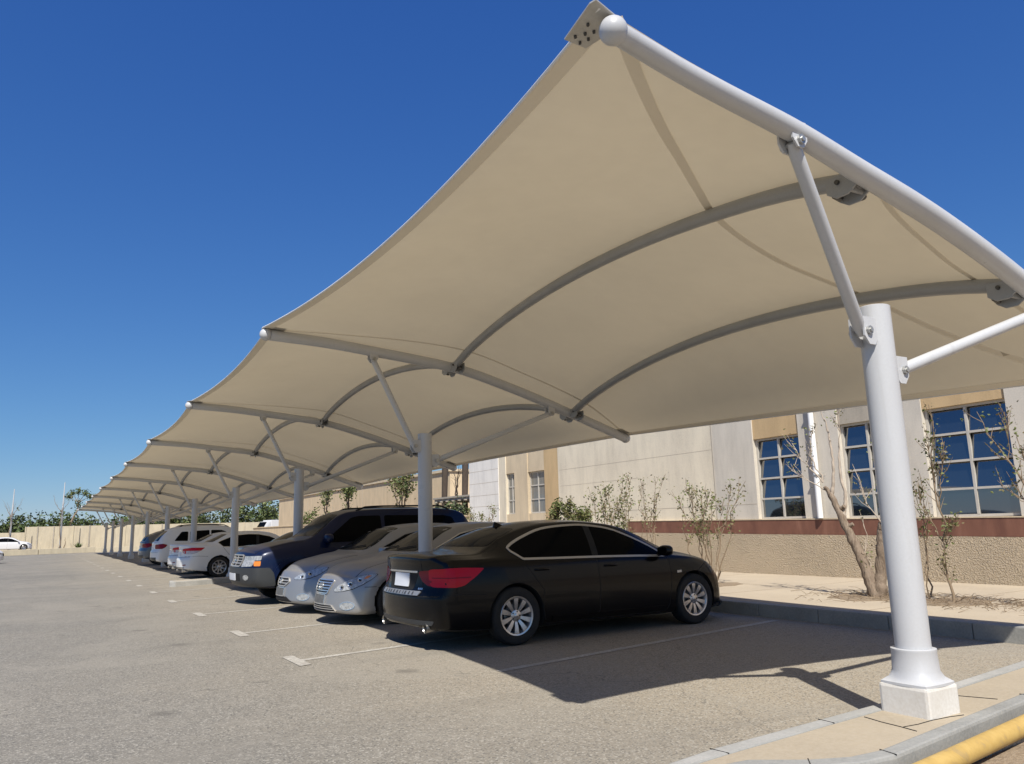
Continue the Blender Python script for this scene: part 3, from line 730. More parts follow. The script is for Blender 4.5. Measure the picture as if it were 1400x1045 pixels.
def front_lamp_parts(car,root,L,outline,bowls,m,amber=None):
    for sd in ('FL','FR'):
        c=sum((Vector(q) for q in outline),Vector((0,0)))/len(outline)
        big=[tuple(c+(Vector(q)-c)*1.0+(Vector(q)-c).normalized()*.010) for q in outline]
        b=MB(); car.patch(b,seg_round(outline,.02,3),sd,.008,.03); o=b.build('headlight',m,root,smooth=35)
        b=MB(); car.patch(b,seg_round(big,.02,3),sd,.003,.04); b.build('lamp_bezel',M['gap'],o,smooth=35)
        for a,z,r in bowls:
            h,n,d=car.ray(a,z,sd); T=Matrix.Translation(h+n*.009)@n.to_track_quat('Z','Y').to_matrix().to_4x4(); b=MB()
            b.lathe([(r*1.08,0),(r,.006),(r*.80,.002),(r*.55,.001)],20,0,T); b.lathe([(r*.50,.001),(r*.42,.008),(r*.2,.013),(0,.014)],16,1,T); b.build('lamp_bowl',[M['chrome'],M['glass']],o,smooth=40)
        if amber:
            b=MB(); car.patch(b,seg_round(amber,.01,2),sd,.010,.03,.004); b.build('turn_signal',M['amber'],o,smooth=35)
def grille(car,root,outline,bars,m_frame='chrome',vert=False,name='grille',off=.006,bw=.018):
    P1(car,root,name,M['gap'],[('F',outline)],off)
    P=outline; b=MB()
    car.strip(b,P,'F',bw,off+.010,True)
    zs=[p[1] for p in P]; ys=[p[0] for p in P]
    for k in range(bars):
        z=min(zs)+(max(zs)-min(zs))*(k+1)/(bars+1)
        xs=[]
        for i in range(len(P)):
            a,c=P[i],P[(i+1)%len(P)]
            if (a[1]>z)!=(c[1]>z): xs.append(a[0]+(c[0]-a[0])*(z-a[1])/(c[1]-a[1]))
        if len(xs)>=2: car.strip(b,[(min(xs),z),(0,z),(max(xs),z)],'F',bw,off+.008)
    return b.build(name+'_bars',M[m_frame],root,smooth=35)
def emblem(car,root,z,ry,rz,kind='oval_L',view='F'):
    b=MB(); n=28
    car.strip(b,[(ry*math.cos(2*math.pi*k/n),z+rz*math.sin(2*math.pi*k/n)) for k in range(n)],view,.010,.022,True,.02,0,.02)
    if kind=='oval_L': car.strip(b,[(ry*.15,z+rz*.75),(-ry*.05,z-rz*.45),(ry*.62,z-rz*.45)],view,.010,.022,False,.02,0,.02)
    elif kind=='peak':
        car.strip(b,[(-ry*.55,z-rz*.7),(0,z+rz*.6),(ry*.55,z-rz*.7)],view,.010,.022,False,.02,0,.02)
    elif kind=='bar':
        car.strip(b,[(-ry*1.25,z),(ry*1.25,z)],view,.020,.024,False,.02,0,.02)
    return b.build('emblem',M['chrome'],root)
def silver_sedan(kind):
    L=4.86; H=1.45
    if kind=='a':
        root=car_root('sedan','silver sedan with a barred chrome grille, parked nose out, beside the black sedan'); pm=M['silver']; lm=M['lamp']
        sp=sedan_spec(L=L,H=H)
    else:
        root=car_root('sedan','bluish silver sedan with a small six-sided grille, next to the blue four-wheel drive'); pm=M['silver_blue']; lm=M['lamp_blue']
        sp=sedan_spec(L=L,H=1.47); H=1.47
    sp['kf']=.46; sp['zb']=([0,.25,.8,1.6,3.2,4.1,4.6,4.86],[.31,.25,.20,.185,.175,.17,.155,.175])
    sp['fr']=([.1,.20,.40,.55,.70,.9],[-.02,.02,.0,-.03,-.10,-.2])
    sp['zt'][1][-5:]=[.925,.855,.785,.72,.66]
    car=Car(sp); car.body([pm,M['under']],root)
    sides(car,root,DLO,2.40,M['glass'],'chrome' if kind=='a' else None,tw=.016); screens(car,root,L,M['glass_light'],M['glass_dusty'],H)
    if kind=='a':
        front_lamp_parts(car,root,L,[(.35,.50),(.37,.478),(.52,.487),(.68,.520),(.82,.572),(.94,.640),(1.03,.712),(1.01,.725),(.90,.720),(.74,.690),(.58,.636),(.44,.572)],[(.50,.54,.034),(.64,.585,.036),(.78,.64,.03)],lm,[(.84,.655),(.90,.66),(.95,.705),(.88,.700)])
        grille(car,root,seg_round([(-.27,.45),(.27,.45),(.36,.635),(-.36,.635)],.03,3),4); emblem(car,root,.545,.075,.055,'oval_L')
        grille(car,root,seg_round([(-.50,.205),(.50,.205),(.40,.290),(-.40,.290)],.02,3),2,'satin',name='lower_grille',bw=.009)
        pz=.30
    else:
        front_lamp_parts(car,root,L,[(.38,.585),(.41,.565),(.56,.568),(.72,.592),(.86,.640),(.98,.715),(1.00,.758),(.90,.758),(.76,.733),(.62,.692),(.48,.635)],[(.56,.612,.032),(.70,.652,.034)],lm)
        grille(car,root,seg_round([(-.20,.455),(.20,.455),(.33,.525),(.29,.590),(-.29,.590),(-.33,.525)],.02,3),2,'satin'); emblem(car,root,.53,.06,.04,'peak')
        P1(car,root,'lower_grille',M['gap'],[('F',seg_round([(-.46,.205),(.46,.205),(.30,.285),(-.30,.285)],.02,3))],.006)
        pz=.295
    P1(car,root,'number_plate',M['plate_dark'],[('F',seg_round([(-.22,pz),(.22,pz),(.22,pz+.125),(-.22,pz+.125)],.01,2))],.018,.02)
    strips(car,root,'plate_frame',M['chrome'],[('F',[(-.225,pz-.004),(.225,pz-.004),(.225,pz+.13),(-.225,pz+.13)])],.012,.022,True)
    for sg in (1,-1):
        sd='L' if sg>0 else 'R'
        f=[(sg*(.66+.10*math.cos(2*math.pi*k/16)),.285+.055*math.sin(2*math.pi*k/16)) for k in range(16)]
        P1(car,root,'fog_lamp',M['lamp'],[('F',f)],.006,step=.03)
        strips(car,root,'fog_lamp_ring',M['chrome'],[('F',f)],.012,.008,True)
        mirror(car,root,3.36,.945,sg,pm)
        for x in (1.52,2.58): handle(car,root,x,.85,sd,pm)
        # wiper blades lying on the cowl
    b=MB()
    for y0 in (-.55,.05):
        pts=[]
        for k in range(9):
            h,n,d=car.ray(y0+.055*k,1.035+.012*k*.5,'F'); pts.append(h+n*.015)
        b.tube(pts,.008,6)
    b.build('wiper',M['gap'],root)
    strips(car,root,'hood_gap',M['gap'],[('T',[(4.55,-.655),(4.3,-.715),(4.0,-.75),(3.75,-.77)]),('T',[(4.55,.655),(4.3,.715),(4.0,.75),(3.75,.77)])],.006,.0015)
    door_lines(car,root,[[(2.38,.94),(2.38,.5),(2.3,.215)],[(3.52,.90),(3.55,.62),(3.46,.22)],[(1.27,.95),(1.55,.60),(1.58,.22)],[(1.58,.215),(3.46,.215)],[(L-.40,.545),(L-.56,.545)]])
    wheels(car,root,'five' if kind=='a' else 'seven',M['alloy'],.33,.222,.215)
    root['_L']=L; return root
def blue_suv():
    L=5.15; sp=suv_spec(L=L,H=1.83); root=car_root('four_wheel_drive','dark blue four-wheel drive with grey bumper and roof rails, parked nose out','four-wheel drive')
    sp['zs'][1][-3:]=[1.04,.98,.90]; sp['zt'][1][-4:]=[1.14,1.08,1.03,.965]
    car=Car(sp); car.body([M['blue'],M['under']],root)
    s=L/5.1
    w=[[(.55,1.17),(1.28,1.17),(1.30,1.64),(.92,1.64),(.72,1.60)],[(1.38,1.16),(2.30,1.15),(2.30,1.66),(1.42,1.65)],[(2.38,1.15),(3.62,1.135),(3.45,1.28),(3.02,1.62),(2.85,1.655),(2.38,1.66)]]
    for sd in 'RL':
        for p in w: P1(car,root,'side_window',M['glass'],[(sd,seg_round(sc(p,s),.05,3))],.003)
    P1(car,root,'windscreen',M['glass_light'],[('F',seg_round([(-.78,1.275),(.78,1.275),(.66,1.685),(.3,1.71),(-.3,1.71),(-.66,1.685)],.07,3))],.003)
    P1(car,root,'rear_window',M['glass'],[('B',seg_round([(-.66,1.15),(.66,1.15),(.60,1.62),(-.60,1.62)],.07,3))],.003)
    # grey bumper, front and round the corners
    b=MB(); car.patch(b,seg_round([(-.86,.37),(.86,.37),(.86,.705),(-.86,.705)],.03,3),'F',.030,.05,.05)
    for sd in 'RL': car.patch(b,seg_round([(L-.16,.37),(L-.16,.705),(L-.44,.705),(L-.52,.60),(L-.56,.37)],.03,3),sd,.030,.05,.05)
    b.build('front_bumper',M['cladding'],root,smooth=35)
    P1(car,root,'bumper_intake',M['gap'],[('F',seg_round([(-.46,.47),(.46,.47),(.46,.60),(-.46,.60)],.02,2))],.034)
    P1(car,root,'number_plate',M['plate'],[('F',seg_round([(-.26,.475),(.26,.475),(.26,.60),(-.26,.60)],.01,2))],.045,.02)
    for sg in (1,-1):
        sd='L' if sg>0 else 'R'
        f=[(sg*(.66+.08*math.cos(2*math.pi*k/16)),.53+.05*math.sin(2*math.pi*k/16)) for k in range(16)]
        P1(car,root,'fog_lamp',M['lamp'],[('F',f)],.036,step=.03)
        b=MB(); car.patch(b,seg_round([(sg*.46,.725),(sg*.80,.735),(sg*.82,.925),(sg*.47,.925)],.02,3),'F',.010,.04)
        o=b.build('headlight',M['lamp'],root,smooth=35)
        P1(car,root,'indicator',M['amber'],[(sd,seg_round([(L-.17,.738),(L-.27,.74),(L-.285,.83),(L-.18,.83)],.015,2))],.010)
        P1(car,root,'headlight_side',M['lamp'],[(sd,seg_round([(L-.15,.845),(L-.285,.845),(L-.31,.925),(L-.15,.925)],.015,2))],.010)
        mirror(car,root,3.58,1.17,sg,M['blue'],1.35)
        for x in (1.62,2.62): handle(car,root,x,1.03,sd,M['under'],.2)
        r=MB(); pts=[]
        for k in range(12):
            x=.75+2.15*k/11; h,n,d=car.ray(x,sg*.66,'T'); pts.append(h+Vector((0,0,.06 if 0<k<11 else 0)))
        r.tube(pts,.018,8); r.build('roof_rail',M['under'],root,smooth=40)
    grille(car,root,seg_round([(-.40,.735),(.40,.735),(.42,.945),(-.42,.945)],.02,2),3,'satin',off=.010); 
    b=MB()
    for y in (-.14,.14): car.strip(b,[(y,.745),(y,.935)],'F',.022,.02)
    b.build('grille_post',M['satin'],root)
    emblem(car,root,.84,.06,.06,'bar')
    strips(car,root,'hood_gap',M['gap'],[('T',[(L-.08,-.70),(L-.5,-.80),(4.0*s,-.82)]),('T',[(L-.08,.70),(L-.5,.80),(4.0*s,.82)])],.009,.002)
    door_lines(car,root,[[(2.36*s,1.10),(2.36*s,.55),(2.3*s,.36)],[(3.62*s,1.08),(3.64*s,.75),(3.55*s,.36)],[(1.40*s,1.1),(1.50*s,.8),(1.55*s,.36)]])
    strips(car,root,'arch_flare',M['blue'],[(sd,[(4.12*s+.49*math.cos(q),.37+.49*math.sin(q)) for q in [math.pi*(.06+.88*k/20) for k in range(21)]]) for sd in 'RL'],.09,.022)
    wheels(car,root,'five',M['alloy'],.37,.225,.25)
    root['_L']=L; return root
def white_sedan(kind):
    L=4.75; H=1.46
    if kind=='a':
        root=car_root('sedan','white sedan parked tail out, its whole near side and alloy wheel in view'); pm=M['white']
    else:
        root=car_root('sedan','white sedan mostly hidden, parked between the nearer white sedan and the white wagon'); pm=M['white2']
    sp=sedan_spec(L=L,H=H); sp['zt'][1][:5]=[1.03,1.08,1.10,1.105,1.11]; sp['zs'][1][:3]=[.96,1.0,.995]
    car=Car(sp); car.body([pm,M['under']],root); s=L/4.86
    sides(car,root,sc(DLO,s),2.34,M['glass'],'chrome',tw=.014); screens(car,root,L,M['glass_light'],M['glass_dusty'],H)
    for sg,sd in ((-1,'R'),(1,'L')):
        side=[(.10,.94),(.30,.965),(.66,.955),(.60,.88),(.40,.80),(.12,.78)]
        up=[(.10,.87),(.12,.945),(.30,.968),(.68,.958),(.56,.868)]
        P1(car,root,'tail_lamp',M['red_lens'],[(sd,seg_round(up,.02,3))],.008)
        P1(car,root,'tail_lamp_clear',M['clear_lens'],[(sd,seg_round([(.10,.862),(.55,.860),(.40,.79),(.30,.765),(.12,.765)],.02,3))],.008)
        P1(car,root,'tail_lamp_inner',M['red_lens'],[('B',seg_round([(sg*.62,.95),(sg*.62,.78),(sg*.40,.81),(sg*.38,.93)],.02,3))],.007)
        mirror(car,root,3.38*s,.945,sg,pm)
        for x in (1.5,2.5): handle(car,root,x,.86,sd,pm)
        P1(car,root,'reflector',M['red_lens2'],[('B',seg_round([(sg*.70,.42),(sg*.55,.41),(sg*.55,.435),(sg*.70,.45)],.008,2))],.006)
        b=MB(); b.tube([(.36,sg*.55,.25),(.07,sg*.55,.245)],.04,14,True); b.build('exhaust_tip',M['chrome'],root,smooth=50)
    P1(car,root,'number_plate',M['plate'],[('B',seg_round([(-.24,.70),(.24,.70),(.24,.83),(-.24,.83)],.01,2))],.014,.02)
    P1(car,root,'garnish',M['chrome'],[('B',seg_round([(-.36,.86),(.36,.86),(.36,.895),(-.36,.895)],.01,2))],.012)
    P1(car,root,'rear_valance',M['cladding'],[('B',seg_round([(-.66,.27),(.66,.27),(.60,.36),(-.60,.36)],.03,3))],.006)
    strips(car,root,'bumper_gap',M['gap'],[('B',[(-.80,.68),(0,.66),(.80,.68)])],.008,.002)
    door_lines(car,root,[[(2.32,.94),(2.32,.5),(2.25,.215)],[(3.44,.90),(3.46,.62),(3.38,.22)],[(1.24,.95),(1.50,.62),(1.54,.22)],[(.13,.69),(.5,.70),(.78,.68)]])
    wheels(car,root,'nine',M['alloy'],.33,.222,.215)
    root['_L']=L; return root
def wagon(kind):
    L=4.8 if kind=='white' else 4.6
    if kind=='white':
        root=car_root('wagon','tall white wagon with black roof rails and dark rear glass, parked tail out','wagon'); pm=M['white']; H=1.80
    else:
        root=car_root('wagon','slate grey wagon, farthest car of the row, tail out','wagon'); pm=M['grey_car']; H=1.68
    sp=suv_spec(L=L,H=H); s=L/5.1
    sp['zt']=([x*s for x in [0,.06,.30,.62,.95,1.3,2.2,3.0,3.3,3.6,3.9,4.0,4.2,4.6,4.9,5.02,5.1]],[1.0,1.12,1.40,1.64+H-1.8,1.74+H-1.8,H-.01,H,H-.05,H-.13,1.44,1.22,1.19,1.16,1.10,1.02,.94,.82])
    sp['zs']=([x*s for x in [0,.3,.7,2,3.4,3.9,4.5,4.9,5.1]],[.96,1.05,1.08,1.06,1.03,1.01,.97,.90,.74]); sp['kr']=.26; sp['wr']=.35; sp['ra']=.40
    sp['zb']=([x*s for x in [0,.3,.9,2,3.6,4.4,4.9,5.1]],[.36,.30,.25,.23,.23,.24,.26,.3])
    car=Car(sp); car.body([pm,M['under']],root); z=H-1.83
    w=[[(.80,1.15),(1.36,1.13),(1.38,1.56+z),(1.10,1.55+z)],[(1.44,1.13),(2.28,1.11),(2.28,1.60+z),(1.46,1.57+z)],[(2.35,1.11),(3.55,1.08),(3.40,1.20),(3.0,1.52+z),(2.8,1.59+z),(2.35,1.60+z)]]
    for sd in 'RL':
        for p in w: P1(car,root,'side_window',M['glass'],[(sd,seg_round(sc(p,s),.05,3))],.003)
        sg=-1 if sd=='R' else 1
        lamp=[(.08,1.02),(.34,1.05),(.50,1.0),(.42,.90),(.30,.84),(.08,.84)]
        P1(car,root,'tail_lamp',M['red_lens2'],[(sd,seg_round(lamp,.03,3)),('B',seg_round([(sg*.80,1.02),(sg*.80,.84),(sg*.62,.86),(sg*.60,1.0)],.02,3))],.008)
        mirror(car,root,3.4*s,1.08,sg,pm,1.15)
        for x in (1.55,2.5): handle(car,root,x,.98,sd,pm)
        r=MB(); pts=[]
        for k in range(12):
            x=.95+2.0*k/11; h,n,d=car.ray(x,sg*.63,'T'); pts.append(h+Vector((0,0,.05 if 0<k<11 else 0)))
        r.tube(pts,.018,8); r.build('roof_rail',M['under'],root,smooth=40)
    P1(car,root,'windscreen',M['glass'],[('F',seg_round([(-.74,1.24),(.74,1.24),(.64,1.62+z),(-.64,1.62+z)],.07,3))],.003)
    P1(car,root,'rear_window',M['glass'],[('B',seg_round([(-.64,1.16),(.64,1.16),(.58,1.60+z),(-.58,1.60+z)],.07,3))],.003)
    P1(car,root,'number_plate',M['plate'],[('B',seg_round([(-.24,.82),(.24,.82),(.24,.94),(-.24,.94)],.01,2))],.014,.02)
    P1(car,root,'lower_bumper',M['cladding'],[('B',seg_round([(-.70,.36),(.70,.36),(.74,.50),(-.74,.50)],.03,3))],.006)
    strips(car,root,'bumper_gap',M['gap'],[('B',[(-.82,.70),(0,.68),(.82,.70)])],.008,.002)
    door_lines(car,root,[[(2.3*s,1.05),(2.3*s,.5),(2.2*s,.30)],[(3.5*s,1.0),(3.5*s,.62),(3.4*s,.30)]])
    wheels(car,root,'five',M['alloy'],.35,.225,.22)
    root['_L']=L; return root
def far_sedan(name,label,pm,L=4.6):
    sp=sedan_spec(L=L,H=1.45); root=car_root(name,label); car=Car(sp); car.body([pm,M['under']],root); s=L/4.86
    sides(car,root,sc(DLO,s),2.28,M['glass'],None); screens(car,root,L,M['glass'],M['glass'],1.45)
    front_lamp_parts(car,root,L,[(.38,.585),(.41,.565),(.56,.568),(.72,.592),(.86,.640),(.98,.715),(1.00,.758),(.90,.758),(.76,.733),(.62,.692),(.48,.635)],[(.6,.63,.034)],M['lamp'])
    P1(car,root,'grille',M['gap'],[('F',seg_round([(-.36,.44),(.36,.44),(.40,.60),(-.40,.60)],.03,3))],.006)
    for sg,sd in ((-1,'R'),(1,'L')):
        P1(car,root,'tail_lamp',M['red_lens'],[(sd,seg_round([(.10,.94),(.60,.93),(.4,.78),(.10,.78)],.02,3))],.008); mirror(car,root,3.38*s,.945,sg,pm)
    door_lines(car,root,[[(2.25,.94),(2.25,.5),(2.2,.215)],[(3.35,.90),(3.38,.62),(3.3,.22)]])
    wheels(car,root,'five',M['alloy'],.32,.215,.2); root['_L']=L; return root
# ------------------------------------------------------------------ camera, light, sky
cam=bpy.data.cameras.new('camera'); co=bpy.data.objects.new('camera',cam); COL.objects.link(co); S.camera=co
cam.sensor_fit='HORIZONTAL'; cam.sensor_width=36; cam.lens=36*1055.7/1400; cam.clip_start=.05; cam.clip_end=3000
yaw,pitch,roll=R_(31.051),R_(10.599),R_(-1.626)
Fv=Vector((math.sin(yaw)*math.cos(pitch),math.cos(yaw)*math.cos(pitch),math.sin(pitch))); Rv=Vector((math.cos(yaw),-math.sin(yaw),0)); Uv=Rv.cross(Fv)
R2=math.cos(roll)*Rv+math.sin(roll)*Uv; U2=-math.sin(roll)*Rv+math.cos(roll)*Uv
co.matrix_world=Matrix(((R2.x,U2.x,-Fv.x,0),(R2.y,U2.y,-Fv.y,0),(R2.z,U2.z,-Fv.z,1.349),(0,0,0,1)))
SUN=Vector((-.385,-.685,1)).normalized()     # towards the sun
el=math.asin(SUN.z)
sl=bpy.data.lights.new('sun','SUN'); sl.energy=4.6; sl.angle=R_(.53); sl.color=(1,.95,.87)
so=bpy.data.objects.new('sun',sl); COL.objects.link(so); so.rotation_euler=SUN.to_track_quat('Z','Y').to_euler()
W=bpy.data.worlds.new('World'); S.world=W; W.use_nodes=True; wn=W.node_tree
bg=wn.nodes['Background']; sk=wn.nodes.new('ShaderNodeTexSky'); sk.sky_type='NISHITA'; sk.sun_disc=False
sk.sun_elevation=el; sk.sun_rotation=math.atan2(SUN.x,SUN.y); sk.altitude=300; sk.air_density=1.0; sk.dust_density=.25; sk.ozone_density=4.0
sk.dust_density=0; sk.ozone_density=3; sk.altitude=300
# clear dry air: each channel of the sky follows its own response curve
sep=wn.nodes.new('ShaderNodeSeparateColor'); cmb=wn.nodes.new('ShaderNodeCombineColor'); wn.links.new(sk.outputs[0],sep.inputs[0])
for ch,(kk,g) in enumerate(((.345,1.12),(.735,.87),(2.06,.527))):
    a=wn.nodes.new('ShaderNodeMath'); a.operation='POWER'; a.inputs[1].default_value=g; wn.links.new(sep.outputs[ch],a.inputs[0])
    c=wn.nodes.new('ShaderNodeMath'); c.operation='MULTIPLY'; c.inputs[1].default_value=kk; wn.links.new(a.outputs[0],c.inputs[0]); wn.links.new(c.outputs[0],cmb.inputs[ch])
wn.links.new(cmb.outputs[0],bg.inputs[0]); bg.inputs[1].default_value=.08
S.view_settings.view_transform='Standard'; S.view_settings.look='None'; S.view_settings.exposure=.45; S.view_settings.gamma=1
S.cycles.max_bounces=8; S.cycles.diffuse_bounces=4; S.cycles.transparent_max_bounces=12; S.cycles.use_denoising=True
S.cycles.sample_clamp_indirect=6

# ------------------------------------------------------------------ ground
b=MB(); b.add([(-1500,-600,-.08),(1500,-600,-.08),(1500,2600,-.08),(-1500,2600,-.08)],[(0,1,2,3)]); tag(b.build('ground',M['sand']),kind='structure')
b=MB(); b.prism([(-55,-14),(3.0,-14),(3.0,2.60),(9.2,3.05),(9.2,90),(-55,68)],-.06,0); tag(b.build('asphalt',M['asphalt']),kind='structure')
b=MB(); b.prism([(-60,67.8),(4.2,88.0),(9.0,88.3),(40,88.1),(120,300),(-120,300)],-.05,.30); tag(b.build('terrace',M['sand']),kind='structure')
# parking bay lines with their T heads
b=MB(); tk=.172; wv=.052
ys=[6.7,8.65,11.5,14.72,18.1]+[21.4+3.25*k for k in range(19)]
for k,y0 in enumerate(ys):
    x0=2.48 if k else 3.80
    if not k: y0+=.012
    b.add([(x0,y0-wv,.004),(8.6,y0+tk*(8.6-x0)-wv,.004),(8.6,y0+tk*(8.6-x0)+wv,.004),(x0,y0+wv,.004)],[(0,1,2,3)])
    if k: b.add([(x0-.13,y0-.37,.006),(x0+.0,y0-.35,.006),(x0+.0,y0+.37,.006),(x0-.13,y0+.35,.006)],[(0,1,2,3)])
tag(b.build('parking_lines',M['paint']),kind='structure')
# raised end islands
def island(outer,inner,h,slab,km,kerb_name='island_kerb',light=None):
    b=MB(); n=len(outer)
    vs=[(x,y,-.05) for x,y in outer]+[(x,y,h) for x,y in outer]+[(x,y,h) for x,y in inner]+[(x,y,-.05) for x,y in inner]
    fs=[]
    for i in range(n):
        j=(i+1)%n; fs+=[(i,j,n+j,n+i),(n+i,n+j,2*n+j,2*n+i),(2*n+i,2*n+j,3*n+j,3*n+i)]
    for i in range(n):
        for _ in range(3): b.m.append(light(i) if light else 0)
    b.v+=vs; b.f+=fs; o=b.build(kerb_name,km,bevel=.018); tag(o,kind='structure')
    b=MB(); b.prism(inner,-.05,h-.006); tag(b.build('island_paving',slab),kind='structure')
out=[(2.62,3.06),(2.66,3.25),(3.20,3.335),(4.18,3.40),(5.6,3.49),(7.1,3.66),(8.76,3.93),(8.76,3.25),(5.8,2.93),(3.88,2.685),(3.62,2.71),(3.38,2.82),(3.14,2.99),(2.9,3.03)]
inn=[(2.78,3.15),(2.80,3.17),(3.22,3.215),(4.18,3.285),(5.6,3.375),(7.1,3.54),(8.74,3.80),(8.74,3.36),(5.8,3.035),(3.90,2.795),(3.68,2.815),(3.47,2.91),(3.22,3.09),(2.95,3.12)]
island(out,inn,.13,M['slab'],[M['kerb'],M['kerb_light']],light=lambda i:1 if i<6 or i==13 else 0)
b=MB()
for i in (2,3,8,9,11): b.tube([(out[i][0],out[i][1],.1305),(inn[i][0],inn[i][1],.1295)],.0032,5)
for q in (.35,.7): b.tube([(lerp(out[7][0],out[8][0],q),lerp(out[7][1],out[8][1],q),.1305),(lerp(inn[7][0],inn[8][0],q),lerp(inn[7][1],inn[8][1],q),.1295)],.0032,5)
tag(b.build('kerb_joints',M['gap']),kind='structure')
b=MB()   # expansion joints and slab cracks
for pts in ([(4.40,2.90),(4.42,3.02),(4.43,3.14),(4.46,3.28)],[(5.55,3.05),(5.42,3.34)],[(6.9,3.2),(6.8,3.48)],[(4.43,3.0),(4.55,2.985),(4.7,2.99),(4.86,2.975),(4.97,2.95)]):
    b.tube([(x,y,.1255) for x,y in pts],.003,5)
tag(b.build('slab_joints',M['gap']),kind='structure')
io=[(3.02,22.55),(3.08,23.05),(8.8,24.85),(8.8,24.10),(3.15,22.42)]; ii=[(3.14,22.62),(3.18,22.98),(8.78,24.74),(8.78,24.22),(3.2,22.56)]
io=[(x,y+.75) for x,y in io]; ii=[(x,y+.75) for x,y in ii]
island(io,ii,.14,M['slab'],M['kerb_light'])
# pavement along the building and its kerb
b=MB(); b.prism([(8.96,3.2),(8.96,60),(13.80,60),(13.80,-8),(8.96,-8)],-.05,.168); tag(b.build('pavement',M['walk']),kind='structure')
b=MB()
y=-8.0; 
while y<59:
    b.box((8.79,y+.004,-.05),(8.955,y+.996,.176)); y+=1.0
tag(b.build('pavement_kerb',M['kerb'],bevel=.014),kind='structure')
b=MB()
for yy in range(-6,40,3): b.box((8.97,yy+.495,.1685),(13.7,yy+.505,.170))
b.box((11.38,-6,.1686),(11.39,40,.1702))
tag(b.build('pavement_joints',M['soil']),kind='structure')
# bare soil round the pavement trees
b=MB()
random.seed(5)
for cx,cy,r in ((10.72,7.5,.62),(10.72,6.35,.5),(10.85,10.95,.5),(10.8,13.6,.5),(10.8,4.7,.6),(11,15.6,.6)):
    pts=[(cx+r*1.25*random.uniform(.8,1.1)*math.cos(q),cy+r*random.uniform(.8,1.1)*math.sin(q)) for q in [2*math.pi*k/18 for k in range(18)]]
    b.prism(pts,.15,.176)
tag(b.build('tree_pit_soil',M['soil']),kind='structure')
b=MB(); b.prism([(2.2,2.45),(3.1,2.60),(3.9,2.64),(9.0,3.1),(9.0,-14),(2.2,-14)],-.06,-.035); tag(b.build('verge_soil',M['soil']),kind='structure')
b=MB(); b.tube([(3.05,2.50,.045),(4.17,2.635,.045),(5.45,2.80,.045),(7.5,3.06,.045)],.055,20); o=b.build('yellow_pipe',M['yellow'],smooth=50)
tag(o,'worn yellow steel pipe lying along the kerb of the near concrete island','pipe')
# loose stones and grit
random.seed(11)

# ------------------------------------------------------------------ canopy
YN=[None,10.769,17.633,24.475,31.953,39.539,47.742,56.043,64.533,72.852,80.931]
TX=[None,2.54,2.56,2.50,2.50,2.54,2.55,2.56,2.58,2.60,2.60]
DZ=[0,.01,.02,-.05,-.07,-.08,-.08,-.12,-.14,-.16,-.16]
F0=[(0,2.26,2.66,3.74),(.11,2.82,2.74,3.715),(.27,3.59,2.81,3.68),(.46,4.5,2.86,3.555),(.60,5.17,2.88,3.44),(.71,5.83,2.90,3.29),(.82,6.5,2.92,3.10),(.91,7.35,2.95,2.80),(1,8.1,3.0,2.50)]
def frame_pts(n):
    if n==0: return F0
    d=DZ[n]; t=TX[n]
    return [(0,t,YN[n],4.08+d),(.13,3.3,YN[n],4.05+d),(.25,4.06,YN[n],3.985+d),(.34,4.65,YN[n],3.93+d),(.46,5.40,YN[n],3.845+d),(.64,6.5,YN[n],3.575+d),(.82,7.66,YN[n],3.215+d),(1,8.80,YN[n],2.84+d)]
FP=[frame_pts(n) for n in range(11)]
def fpt(n,u):
    P=FP[n]; us=[p[0] for p in P]
    q=min(max(u,0),1); v=Vector([pchip(us,[p[k] for p in P],q) for k in (1,2,3)])
    if u<0: v+=(Vector(P[0][1:])-Vector(P[1][1:])).normalized()*(-u)*6
    if u>1: v+=(Vector(P[-1][1:])-Vector(P[-2][1:])).normalized()*(u-1)*6
    return v
TR=.078
def bump_u(u): return pchip([-.05,0,.12,.30,.46,.64,.82,.92,1,1.05],[-.06,-.05,.12,.33,.41,.39,.46,.29,-.02,-.04],u)
def fab(n,u,v,dz=0):
    A,B=fpt(n,u),fpt(n+1,u); p=A.lerp(B,v); k=4*v*(1-v); w=abs(2*v-1)
    p.z+=TR+.012+bump_u(u)*k**.92+dz
    # a bay of membrane sinks a little close to the arches and is pulled in along its free edges
    p.x+=(.205 if n==0 else .12)*k*max(0,1-u/.45)**2.2-.22*k*max(0,(u-.6)/.4)**2.2
    p.z-=.05*math.sin(math.pi*min(1,max(0,u)))*math.exp(-((.5-abs(v-.5))/.06)**2)*(1 if .001<v<.999 else 0)*.6
    return p
can=empty('shade_canopy',(2.5,2.66,0),0,'long arched canopy of cream fabric on white steel columns sheltering the row of parked cars','canopy')
can_inv=Matrix.Translation((-2.5,-2.66,0))
class CB(MB):
    def build(s,name,m,parent=None,smooth=None,bevel=0,merge=False):
        if parent is None or parent is can: 
            s.v=[tuple(Vector(p)-Vector((2.5,2.66,0))) for p in s.v]; return MB.build(s,name,m,can,smooth,bevel,merge)
        s.v=[tuple(Vector(p)-Vector((2.5,2.66,0))) for p in s.v]; return MB.build(s,name,m,parent,smooth,bevel,merge)
NU,NV=36,28
